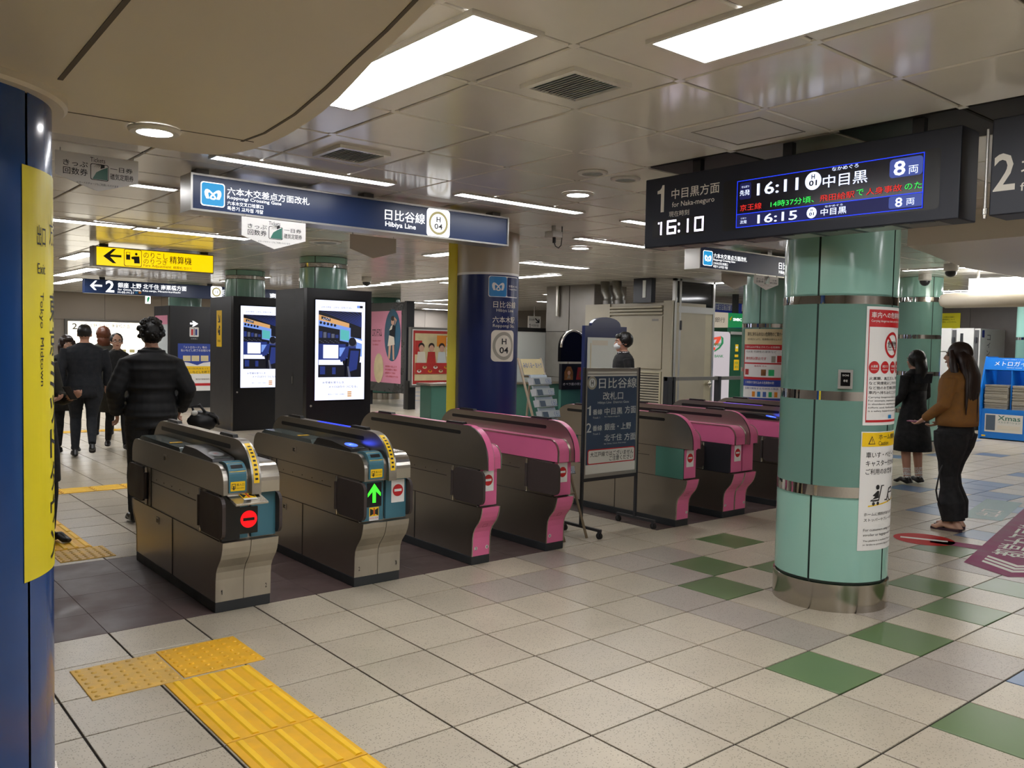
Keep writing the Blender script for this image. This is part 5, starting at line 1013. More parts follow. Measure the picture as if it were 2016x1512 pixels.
# arch topped blue board with a white notice, black arch mirror board
Y = 8.55; t = thing('arched_board', 'navy arch topped notice board with white sheet behind the staff member', 'notice board', (8.85, Y, 0))
q0, q1 = onY(1152, 645, Y), onY(1234, 645, Y); xa, xb = q0.x, q1.x; xm = (xa+xb)/2; zs = onY(1160, 641, Y).z; ztp = onY(1193, 626, Y).z
pts = [(xa, 0), (xb, 0), (xb, zs), (xb-.13, zs)]+[(xm+(xb-.13-xm)*math.cos(PI*i/12), zs+.01+(ztp-zs)*math.sin(PI*i/12)) for i in range(13)]+[(xa+.13, zs), (xa, zs)]
MB().prism(pts, 'y', Y, Y+.06, 'navy').build('board', t); q2 = onY(1160, 664, Y); MB().box(xa+.05, xb-.03, Y-.012, Y, .75, q2.z, 'white_board').build('white_sheet', t); a = Art(face_y(Y-.012), .003); a.rect(xa+.13, xa+.45, q2.z-.11, q2.z-.04, 'cream', 0); a.rect(xa+.10, xa+.115, .8, q2.z-.08, 'poster_cream', 0); a.build('tape_marks', t)
Y = 9.0; t = thing('arched_mirror_board', 'black arch framed board with two dark opera posters left of the line sign', 'notice board', (8.65, Y, 0))
q0, q1 = onY(1104, 700, Y), onY(1152, 700, Y); xa, xb = q0.x, q1.x; xm = (xa+xb)/2; za = onY(1127, 651, Y).z; zl = onY(1104, 712, Y).z; zp = onY(1104, 767, Y).z; R_ = (xb-xa)/2
MB().prism([(xa, zl), (xb, zl)]+[(xm+R_*math.cos(PI*i/14), za-R_+R_*math.sin(PI*i/14)) for i in range(15)], 'y', Y, Y+.06, 'black_gloss').build('arch_panel', t)
b = MB(); b.tube([(xm+R_*math.cos(PI*i/14), Y-.005, za-R_+R_*math.sin(PI*i/14)) for i in range(15)], .018, 'steel_bright', 8); b.build('arch_rim', t)
MB().box(xa, xb, Y-.03, Y+.03, zp, zl-.03, 'black').build('poster_box', t); MB().box(xa+.02, xb-.02, Y+.0, Y+.05, 0, zp, 'teal_dark').build('stand', t); a = Art(face_y(Y-.03), .003); w = xb-xa
a.poly([(xa+.1*w, zp+.14), (xa+.45*w, zp+.14), (xa+.45*w, zl-.15), (xa+.36*w, zl-.07), (xa+.2*w, zl-.07), (xa+.1*w, zl-.15)], 'gold', 0); a.disc(xa+.28*w, zl-.16, .03, 'skin_pale', 1); a.poly([(xa+.2*w, zp+.16), (xa+.36*w, zp+.16), (xa+.31*w, zl-.19), (xa+.25*w, zl-.19)], 'wood', 1); a.poly([(xa+.58*w, zp+.14), (xa+.92*w, zp+.14), (xa+.88*w, zl-.08), (xa+.64*w, zl-.08)], 'poster_red', 0); a.disc(xa+.75*w, zl-.17, .03, 'gold', 1); a.poly([(xa+.66*w, zp+.18), (xa+.84*w, zp+.18), (xa+.78*w, zl-.2), (xa+.70*w, zl-.2)], 'gold', 1); a.text('オペラ座の夜公演', xa+.05*w, xb-.05*w, zp+.06, zp+.1, 'white', 0); a.build('poster_print', t)
# steel clad wall and conduit
WX = 11.8; t = thing('steel_clad_wall', 'grey steel clad wall block beyond the arched boards', 'wall block', (12.2, 12.5, 0)); y0_, y1_ = 11.72, 13.1
MB().box(WX+.02, WX+.9, y0_, y1_, 0, CEIL, 'wall_joint').build('core', t)
for j in range(2):
    for k in range(3): MB().box(WX, WX+.03, y0_+j*.7+.006, y0_+(j+1)*.69-.004, k*.92+.005, min(CEIL, (k+1)*.92-.005), 'wall_steel').build('steel_panel', t, bev=.004)
b = MB(); q = onX(1097, 600, WX-.05); b.cyl((WX-.04, q.y, 2.15), (WX-.04, q.y, CEIL), .04, 'steel_bright', 12); b.build('conduit', t)
t = thing('ticket_counter', 'low teal counter front behind the leaflet rack', 'counter', (10.2, 12.6, 0)); MB().box(8.6, 11.7, 12.55, 12.9, .08, .80, 'teal_dark').build('front', t, bev=.01); MB().box(8.55, 11.7, 12.5, 12.95, .80, .84, 'steel_bright').build('top', t); MB().box(8.62, 11.7, 12.58, 12.88, 0, .08, 'plinth').build('plinth', t)
Y = 13.3; t = thing('white_board_stand', 'blank white board in a black frame right of the navy column', 'board', (11.4, Y, 0)); q0, q1 = onY(1012, 652, Y), onY(1071, 777, Y)
MB().box(q0.x, q1.x, Y-.01, Y, q1.z, q0.z, 'white_board').build('white_panel', t); b = MB(); b.box(q0.x-.05, q1.x+.02, Y-.02, Y+.12, q0.z, q0.z+.08, 'black'); b.box(q1.x, q1.x+.06, Y-.02, Y+.14, 0, q0.z+.08, 'black'); b.box(q0.x-.06, q0.x, Y-.02, Y+.14, 0, q0.z+.08, 'black'); b.box(q0.x, q1.x, Y, Y+.10, q1.z-.03, q0.z, 'black'); b.build('frame', t)
# guard rail
t = thing('guard_rail', 'grey metal guard rail with square posts behind the pink gates', 'railing', (10.8, 8.5, 0)); Y = 8.5; q0, q1 = onY(1311, 742, Y), onY(1466, 744, Y)
for xx, w in ((q0.x, .10), (q0.x+.13, .05), ((q0.x+q1.x)/2+.25, .06), (q1.x, .08)): MB().box(xx, xx+w, Y-.05, Y+.05, 0, q0.z, 'graphite').build('post', t, bev=.004)
MB().box(q0.x, q1.x+.05, Y-.03, Y+.03, q0.z-.06, q0.z-.005, 'alu_dark').build('top_rail', t)
# cash machines and booth signs
Y = 10.6; t = thing('cash_machine', 'white bank machine panel with red and green seven logo', 'cash machine', (13.6, Y, 0)); q0, q1 = onY(1396, 652, Y), onY(1431, 800, Y)
MB().box(q0.x, q1.x, Y, Y+.7, 0, q0.z-.04, 'white').build('body', t); MB().prism(rrect(q0.x, q1.x, .3, q0.z, .08), 'y', Y-.03, Y, 'atm_lit').build('lit_front', t); a = SArt(face_y(Y-.03), inv_y(Y-.03), .004)
a.pp([(1401, 665), (1419, 662), (1419, 667), (1412, 679), (1405, 680), (1411, 668), (1401, 670)], 'orange_red', 0); a.pp([(1418, 661), (1424, 665), (1424, 676), (1417, 686), (1406, 693), (1406, 690), (1415, 683), (1420, 674), (1420, 666)], 'logo_green', 0); a.pp([(1402, 684), (1408, 683.5), (1408, 689), (1402, 689.5)], 'orange_red', 0); a.pt('BANK', 1400, 1418, 675, 681, 'logo_green', 2, .02); a.pt('SEVEN BANK', 1385, 1424, 698, 703.5, 'logo_green', 0, .016); a.build('logo', t)
Y = 10.9; t = thing('cash_machine', 'dark green bank machine right of the white one', 'cash machine', (14.2, Y, 0)); q0, q1 = onY(1432, 645, Y), onY(1462, 800, Y); MB().box(q0.x, q1.x, Y, Y+.6, 0, q0.z, 'green_atm').build('body', t)
a = SArt(face_y(Y), inv_y(Y), .004)
for p in ((1447, 1453, 678, 692), (1446, 1453, 698, 703), (1444, 1454, 708, 729)): a.pr(*p, 'sticker_yellow', 0)
a.pr(1448, 1452, 682, 686, 'white', 1); a.pt('利用', 1446, 1452, 712, 717, 'logo_green', 1); a.pt('案内', 1446, 1452, 720, 725, 'logo_green', 1); a.build('stickers', t); MB().box(q0.x+.05, q1.x-.1, Y-.06, Y, q0.z-.14, q0.z-.08, 'alu').build('camera_hood', t)
Y = 11.2; t = thing('bank_sign', 'cream and green bank name sign above the cash machines', 'sign', (14, Y, 1.9)); q0, q1, q2 = onY(1390, 613, Y), onY(1433, 645, Y), onY(1462, 645, Y); MB().box(q0.x, q1.x, Y, Y+.3, q1.z, q0.z, 'bank_cream').build('cream_face', t); MB().box(q1.x+.01, q2.x, Y, Y+.3, q2.z, q0.z, 'bank_green').build('green_face', t)
[MB().box(q, q+.1, Y+.05, Y+.15, q0.z, CEIL, 'graphite').build('hanger', t) for q in (q0.x+.1, q2.x-.2)]
a = SArt(face_y(Y), inv_y(Y), .004); a.pt('住友銀行', 1386, 1427, 623, 633, 'ink', 0); a.pt('SMBC', 1443, 1460, 626, 631.5, 'backlit', 0, .02); a.pp([(1436, 628), (1441, 622), (1441, 625), (1438, 632)], 'sticker_yellow', 0); a.build('lettering', t)
Y = 12.0; t = thing('photo_booth_sign', 'white sign with bold navy photo booth lettering', 'sign', (15, Y, 2)); q0, q1 = onY(1400, 594, Y), onY(1462, 613, Y); MB().box(q0.x, q1.x, Y, Y+.5, q1.z, q0.z, 'white').build('face', t); MB().box(q0.x, q1.x, Y+.02, Y+.48, 0, q1.z, 'photo_navy').build('booth_body', t); a = SArt(face_y(Y), inv_y(Y), .004); a.pt('証明写真', 1404, 1446, 597, 611, 'photo_navy', 0, .03); a.pr(1448, 1460, 597, 613, 'photo_navy', 0); a.build('lettering', t)
# notice wrapped on the column behind the gates
na = math.atan2(-C3Y, -C3X); t = thing('dangerous_goods_notice', 'tan, red and blue notice wrapped on the column behind the gates', 'poster', (C3X, C3Y, 0)); a = Art(face_cyl(C3X, C3Y, .345, na-.05), .0025)
def CZ(py): return 1.5691+(11.2/FPX)*(685.0-py)
w0, w1 = -.33, .22; a.rect(w0, w1, CZ(786), CZ(646), 'white', 0, 14); a.rect(w0, w1, CZ(676), CZ(646), 'poster_cream', 1, 14); a.text('車内に持ち込めない危険物のご案内～', w0+.06, w1-.02, CZ(660), CZ(652), 'ink', 2, .01); a.text('法令改正により、危険物の持ち込みが', w0+.06, w1-.04, CZ(668), CZ(664), 'ink', 2)
a.rect(w0, w1, CZ(744), CZ(676), 'red', 1, 14); a.rect(w0+.02, w1-.02, CZ(711), CZ(686), 'white', 2, 14); a.rect(w0+.02, w1-.02, CZ(739), CZ(714), 'white', 2, 14); a.text('× 持ち込みが禁止されている危険物', w0+.03, w1-.06, CZ(683), CZ(679), 'white', 2); a.text('引火性 可燃性の液体など', w0+.05, w1-.1, CZ(692), CZ(688), 'ink', 3); a.text('車内持込禁止です', w0+.05, w0+.33, CZ(706), CZ(700), 'red', 3, .01); a.rect(w1-.16, w1-.11, CZ(710), CZ(698), 'ring_grey', 3); a.rect(w1-.09, w1-.03, CZ(710), CZ(697), 'red', 3); a.text('爆発物 花火', w0+.18, w0+.34, CZ(719), CZ(716), 'red', 3); a.rect(w0+.04, w0+.1, CZ(735), CZ(724), 'poster_red', 3); a.rect(w1-.28, w1-.22, CZ(736), CZ(724), 'gold', 3); a.rect(w1-.19, w1-.12, CZ(736), CZ(724), 'logo_green', 3)
a.rect(w0, w1, CZ(757), CZ(744), 'blue_notice', 1, 14); a.text('○ 制限内で持ち込める危険物の例', w0+.05, w1-.12, CZ(752), CZ(747), 'white', 2); a.text('日常で使用する可燃性の製品', w0+.05, w1-.06, CZ(763), CZ(759), 'blue_notice', 2); a.rect(w0, w1, CZ(786), CZ(779), 'blue_notice', 1, 14)
for k, c in enumerate(('orange', 'metro_blue', 'leaflet_blue', 'logo_green', 'orange')): a.rect(w0+.16+.07*k, w0+.2+.07*k, CZ(777), CZ(767), c, 2)
a.build('printed_sheet', t)
# ------------------------------------------------------------------ lockers, newspaper rack, lamp on the right
LX = 18.4; t = thing('coin_lockers', 'pale grey coin locker bank against the dark wall', 'lockers', (LX+.6, 7.75, 0)); ly0, ly1 = 7.28, 8.62; zt = 2.08
MB().box(LX+.03, XB-.72, ly0, ly1, .08, zt, 'locker').build('casing', t); MB().box(LX+.05, XB-.74, ly0+.02, ly1, 0, .08, 'plinth').build('plinth', t)
for c in range(3):
    y0_ = ly0+.03+c*.44
    MB().box(LX+.01, LX+.035, y0_, y0_+.075, .1, zt-.03, 'locker_dark').build('lock_strip', t)
    for r in range(4):
        z0_ = .1+r*.5; d = MB().box(LX, LX+.032, y0_+.085, y0_+.43, z0_+.005, z0_+.487, 'locker').build('door', t, bev=.006)
        MB().box(LX-.03, LX+.02, y0_+.02, y0_+.06, z0_+.2, z0_+.3, 'graphite').build('handle', d)
a = Art(face_x(LX), .004); a.rect(-8.42, -8.27, 1.93, 2.0, 'poster_red', 0); a.rect(-8.42, -8.2, 1.83, 1.89, 'poster_pink', 0); a.disc(-8.2, 1.965, .05, 'ink', 0); a.rect(-7.66, -7.6, 1.74, 1.98, 'ink', 0); a.rect(-7.64, -7.45, 1.4, 1.46, 'white', 0); a.build('door_stickers', t); a = Art(face_y(ly0), .004)
for k, ch in enumerate('コインロッカー'): a.text(ch, 18.75, 18.92, 1.85-.16*k, 1.96-.16*k, 'locker_dark', 0, .01)
a.rect(18.5, 18.62, 1.9, 2.05, 'ink_blue', 0); a.build('side_lettering', t)
q0, q1 = onX(1838, 617, 19.68), onX(1890, 648, 19.68); t = thing('yellow_notice', 'bright yellow notice on the dark wall above the lockers', 'poster', (19.68, (q0.y+q1.y)/2, q1.z)); MB().box(19.67, 19.684, q1.y, q0.y, q1.z, q0.z, 'poster_yellow').build('sheet', t); a = Art(face_x(19.67), .005); a.lines(['ロッカーご利用のお客様へ', '駅周辺の警備強化について', '期間中ご使用いただけません'], -q0.y+.08, -q1.y-.08, q0.z-.07, .035, .02, 'ink', 0); a.rect(-q0.y+.08, -q0.y+.2, q1.z+.04, q1.z+.1, 'ink', 0); a.build('lettering', t)
RX = 16.8; t = thing('newspaper_rack', 'bright blue free newspaper rack at the right edge', 'rack', (RX+.4, 6.1, 0)); ry0, ry1 = 5.62, 6.60
MB().prism([(RX, 0), (RX+.7, 0), (RX+.7, 1.52), (RX+.20, 1.52), (RX+.12, 1.30), (RX, .95)], 'y', ry0, ry0+.03, 'rack_blue').build('side_panel', t); MB().prism([(RX, 0), (RX+.7, 0), (RX+.7, 1.52), (RX+.20, 1.52), (RX+.12, 1.30), (RX, .95)], 'y', ry1-.03, ry1, 'rack_blue').build('side_panel', t); MB().box(RX+.02, RX+.12, ry0+.03, ry1-.03, .02, .56, 'rack_blue').build('front_panel', t); MB().box(RX+.66, RX+.70, ry0+.03, ry1-.03, 0, 1.5, 'rack_blue_dark').build('back_panel', t); MB().box(RX+.12, RX+.66, ry0+.03, ry1-.03, .52, .56, 'rack_blue').build('shelf', t)
MB().prism([(RX+.10, 1.28), (RX+.18, 1.50), (RX+.30, 1.50), (RX+.30, 1.26)], 'y', ry0+.03, ry1-.03, 'rack_blue').build('header', t); MB().box(RX+.1, RX+.66, 6.095, 6.115, .56, 1.27, 'rack_blue').build('divider', t)
a = Art(lambda u, v, d: (RX+.10+.08*(v-1.28)/.22-d, -u, v), .004); a.text('メトロガイド', -6.42, -5.78, 1.355, 1.44, 'white', 0, .02); a.text('ご自由にお取りください', -6.3, -5.9, 1.465, 1.48, 'white', 0); a.text('METRO GUIDE', -6.2, -5.95, 1.315, 1.33, 'white', 0); a.build('header_lettering', t)
a = Art(face_x(RX+.02), .004); a.rect(-6.50, -5.86, .14, .47, 'paper', 0); a.rect(-6.48, -6.32, .17, .45, 'leaflet_dark', 1); a.text('Xmas', -6.28, -5.9, .36, .45, 'teal_dark', 1, .01); a.text('イルミネーション', -6.27, -5.9, .31, .345, 'teal_dark', 1); a.rect(-6.28, -5.9, .2, .27, 'cream', 1); a.rect(-6.55, -6.48, .05, .075, 'sticker_yellow', 0); a.build('front_poster', t)
for k, (y0_, y1_) in enumerate(((5.70, 6.07), (6.14, 6.54))):
    n = 26
    st = thing('newspaper_stack', ('right' if k == 0 else 'left')+' stack of free newspapers in the blue rack', 'newspapers', (RX+.3, (y0_+y1_)/2, .56), 'newspaper stacks in the blue rack')
    b = MB()
    for j in range(n): dx = random.uniform(-.012, .012); b.box(RX+.05+dx, RX+.45+dx, y0_+random.uniform(0, .01), y1_-random.uniform(0, .01), .562+j*.017, .562+j*.017+.0145, 'newsprint')
    b.build('sheets', st)
a = Art(face_y(ry0), .004); a.text('メトロガイド', RX+.2, RX+.36, .75, 1.4, 'white', 0, .02, rot=1); a.build('side_lettering', t)
t = thing('tube_lamp', 'thick white tube canopy with bright light box at the right edge', 'light', (13.0, 4.6, 2.3)); yA = onX(1862, 592, 13.0).y
b = MB(); b.tube([(13.0, yA+.09, 2.34), (13.0, yA+.06, 2.34), (13.0, yA, 2.34), (13.0, 3.0, 2.34)], [.03, .085, .112, .112], 'soffit', 20); b.build('tube', t); MB().box(12.93, 13.07, 3.0, onX(1911, 570, 13.0).y, 2.44, 2.64, 'lamp_dim').build('light_box', t); [MB().cyl((13.0, q, 2.64), (13.0, q, CEIL), .02, 'alu', 8).build('hanger', t) for q in (5.2, 3.6)]
# ------------------------------------------------------------------ ceiling cameras
t = thing('cable_camera', 'white box camera with a looping black cable under the ceiling', 'camera', (5.69, 6.24, 2.6)); q = onY(1090, 462, 6.35); b = MB(); b.box(q.x-.065, q.x+.065, 6.29, 6.41, q.z-.03, q.z+.03, 'locker'); b.build('housing', t, bev=.006); MB().cyl((q.x, 6.35, q.z+.03), (q.x, 6.35, CEIL), .02, 'locker', 10).build('mount', t)
MB().cyl((q.x-.01, 6.33, q.z-.03), (q.x-.01, 6.33, q.z-.085), .017, 'cable', 10).build('plug', t); MB().tube([(q.x-.01, 6.33, q.z-.08), (q.x+.01, 6.33, q.z-.115), (q.x+.05, 6.33, q.z-.13), (q.x+.085, 6.33, q.z-.10), (q.x+.095, 6.33, q.z-.03), (q.x+.095, 6.33, q.z+.05), (q.x+.095, 6.33, CEIL)], .005, 'cable', 8).build('cable', t)
def dome(x, y, label):
    t = thing('dome_camera', label, 'camera', (x, y, CEIL-.15)); MB().lathe(x, y, [(.09, CEIL), (.095, CEIL-.08), (.07, CEIL-.10)], 'lamp_frame', 20).build('collar', t); MB().ell((x, y, CEIL-.10), .075, .075, .075, 'graphite', 16, 10).build('dome', t)
dome(8.08, 13.95, 'dark ceiling dome camera beyond the big gate sign'); dome(13.2, 6.05, 'dome camera in front of the column by the schoolgirl'); dome(11.85, 5.09, 'dome camera below the slim light on the right')
# ------------------------------------------------------------------ floor stickers
q = onZ(1818, 1062); t = MB(); a = Art(face_z(.001), .0008); cx_, cy_ = 7.24, 3.235; a.disc(cx_, cy_, .235, 'floor_red', 0, n=40); d = Vector((-.42, .9)).normalized(); n_ = Vector((-d.y, d.x)); c_ = Vector((cx_, cy_)); a.poly([c_+d*.18+n_*.03, c_-d*.18+n_*.03, c_-d*.18-n_*.03, c_+d*.18-n_*.03], 'floor_print', 1)
tag(a.build('floor_sticker'), 'round red no-entry sticker on the floor right of the near column', 'floor sticker')
a = Art(face_z(.001), .0008); Z = lambda x, y: (lambda p: (p.x, p.y))(onZ(x, y, .001))
A, B, C_ = Vector(Z(1988, 1026)), Vector(Z(1897, 1107)), Vector(Z(1938, 1126))
ax = (A-B).normalized(); nx = Vector((ax.y, -ax.x)); L0 = 3.4; Wd = .66
def S(u, v): p = B+ax*u+nx*v; return (p.x, p.y)
a.poly([S(0, 0), S(L0, 0), S(L0, Wd), S(0, Wd), S(-.34, Wd/2)] if 0 else [S(0, 0), S(L0, 0), S(L0, Wd), S(.05, Wd), S(-.25, Wd*.5)], 'floor_magenta', 0)
a.poly([S(.55, 0), S(.72, 0), S(.72, -.36), S(.55, -.36)], 'floor_magenta', 0)
for k in range(3): o_ = .10*k; a.poly([S(.12+o_, .10), S(.18+o_, .10), S(-.02+o_, Wd*.5), S(.18+o_, Wd-.10), S(.12+o_, Wd-.10), S(-.09+o_, Wd*.5)], 'floor_print', 1)
def stext(body, u0, u1, v0, v1, m):
    V, Fs = glyphs(body, .012); x0, x1 = min(p[0] for p in V), max(p[0] for p in V); y0, y1 = min(p[1] for p in V), max(p[1] for p in V)
    a.put([S(u0+(x-x0)/(x1-x0)*(u1-u0), v1-(y-y0)/(y1-y0)*(v1-v0)) for x, y in V], Fs, m, 1)
stext('都営大江戸線', .45, 2.0, .10, .36, 'floor_print'); stext('TOEI OEDO LINE', .5, 2.0, .44, .57, 'floor_print'); u_, v_ = 2.35, .32
P = [S(u_+.22*r*math.cos(2*PI*i/28), v_+.22*r*math.sin(2*PI*i/28)) for r in (1, .72) for i in range(28)]; a.put(P, [(i, (i+1) % 28, 28+(i+1) % 28, 28+i) for i in range(28)], 'floor_print', 1)
tag(a.build('floor_sticker'), 'magenta direction sticker with white chevrons and lettering on the floor', 'floor sticker')
a = Art(face_z(.001), .0008); a.poly([S(2.02, -.06), S(3.3, -.06), S(3.3, -.40), S(1.95, -.40)], 'floor_teal', 0); stext('出口', 2.2, 2.6, -.33, -.12, 'floor_print'); tag(a.build('floor_sticker'), 'dark green floor sticker beside the magenta one', 'floor sticker')

# ------------------------------------------------------------------ people
def remeshed(parts, voxel, name, smooth=4):
    """parts: list of (MB, material); one continuous skin over the union, coloured by the part it came from"""
    allb = MB(); owner = []
    from mathutils.kdtree import KDTree
    pts = []
    for b, m in parts:
        o = len(allb.v); allb.v += b.v
        for f in b.f: allb.f.append(tuple(o+i for i in f)); allb.m.append(0); allb.s.append(True)
        for f in b.f:
            c = Vector((0, 0, 0))
            for i in f: c += Vector(b.v[i])
            c /= len(f); pts.append((c, m))
            if len(f) == 4:
                q = [Vector(b.v[i]) for i in f]
                for x in (.125, .375, .625, .875):
                    for y in (.125, .375, .625, .875): pts.append((lerp(lerp(q[0], q[1], x), lerp(q[3], q[2], x), y), m))
        pts += [(Vector(v), m) for v in b.v]
    allb.mats = ['skin']
    me = allb.mesh('tmp'); bm = bmesh.new(); bm.from_mesh(me); bmesh.ops.recalc_face_normals(bm, faces=bm.faces); bm.to_mesh(me); bm.free()
    o = bpy.data.objects.new('tmp', me); COL.objects.link(o)
    r = o.modifiers.new('r', 'REMESH'); r.mode = 'VOXEL'; r.voxel_size = voxel; r.use_smooth_shade = True
    s = o.modifiers.new('s', 'SMOOTH'); s.factor = .5; s.iterations = smooth
    dg = bpy.context.evaluated_depsgraph_get(); out = bpy.data.meshes.new_from_object(o.evaluated_get(dg)); out.name = name
    bpy.data.objects.remove(o); bpy.data.meshes.remove(me)
    kd = KDTree(len(pts))
    for i, (p, m) in enumerate(pts): kd.insert(p, i)
    kd.balance(); names = []
    for _, m in parts:
        if m not in names: names.append(m)
    out.materials.clear()
    for m in names: out.materials.append(MATS[m])
    idx = [names.index(pts[kd.find(p.center)[1]][1]) for p in out.polygons]
    out.polygons.foreach_set('material_index', idx); out.polygons.foreach_set('use_smooth', [True]*len(idx)); out.update()
    return out
V3 = lambda *p: Vector(p)
def lerp(a, b, t): return a+(b-a)*t
def hand_parts(wr, d, side, curl, skin):
    """palm, four fingers of different length and a thumb"""
    d = d.normalized(); side = (side-d*side.dot(d)).normalized(); nrm = d.cross(side)*curl
    b = MB(); kn = wr+d*.085
    b.tube([wr-d*.01, wr+d*.03, wr+d*.06, kn], [(.026, .02), (.036, .018), (.041, .016), (.038, .013)], skin, 10, up=side)
    for k, ln in enumerate((.072, .082, .076, .058)):
        p0 = kn-d*.012+side*(.0285-.019*k); p1 = p0+d*ln*.45+nrm*.006; p2 = p1+d*ln*.26+nrm*.018; p3 = p2+d*ln*.12+nrm*.024
        b.tube([p0, p1, p2, p3], [.0095, .009, .0085, .007], skin, 7)
    p0 = wr+d*.03+side*.032; b.tube([p0, p0+d*.028+side*.022+nrm*.008, p0+d*.058+side*.020+nrm*.022], [.012, .0105, .008], skin, 7)
    return b
def head_parts(c, s, skin, tilt=None):
    b = MB(); R = tilt or Matrix.Identity(3)
    def E(p, rx, ry, rz): b.ell(c+R @ (Vector(p)*s), rx*s, ry*s, rz*s, skin, 20, 14, rot=R)
    E((0, .012, .022), .076, .095, .098); E((0, -.022, -.032), .060, .070, .078); E((0, -.055, -.085), .032, .030, .026)   # skull, face, chin
    b.tube([c+R @ (Vector(q)*s) for q in ((0, -.083, .018), (0, -.098, -.006), (0, -.108, -.022), (0, -.092, -.032))], [.008*s, .0105*s, .0135*s, .009*s], skin, 8)
    for sx in (-1, 1): E((sx*.078, .012, -.008), .010, .020, .032); E((sx*.040, -.066, -.022), .022, .018, .02); E((sx*.03, -.083, .028), .022, .009, .007)
    return b
def face_details(c, s, parent, R=None, mouth=True):
    R = R or Matrix.Identity(3); parent = parent.children[0]
    for sx in (-1, 1):
        b = MB(); b.ell(c+R @ (Vector((sx*.031, -.0855, .006))*s), .0125*s, .006*s, .0065*s, 'white', 10, 8); b.ell(c+R @ (Vector((sx*.031, -.0895, .006))*s), .006*s, .004*s, .006*s, 'eye', 8, 6); b.build('eye', parent, True)
        b = MB(); b.tube([c+R @ (Vector(q)*s) for q in ((sx*.014, -.092, .027), (sx*.032, -.092, .031), (sx*.05, -.078, .026))], [.0035*s, .004*s, .002*s], 'hair_black', 6); b.build('eyebrow', parent, True)
    if mouth: MB().ell(c+R @ (Vector((0, -.0925, -.056))*s), .022*s, .006*s, .0065*s, 'lips', 12, 8).build('mouth', parent, True)
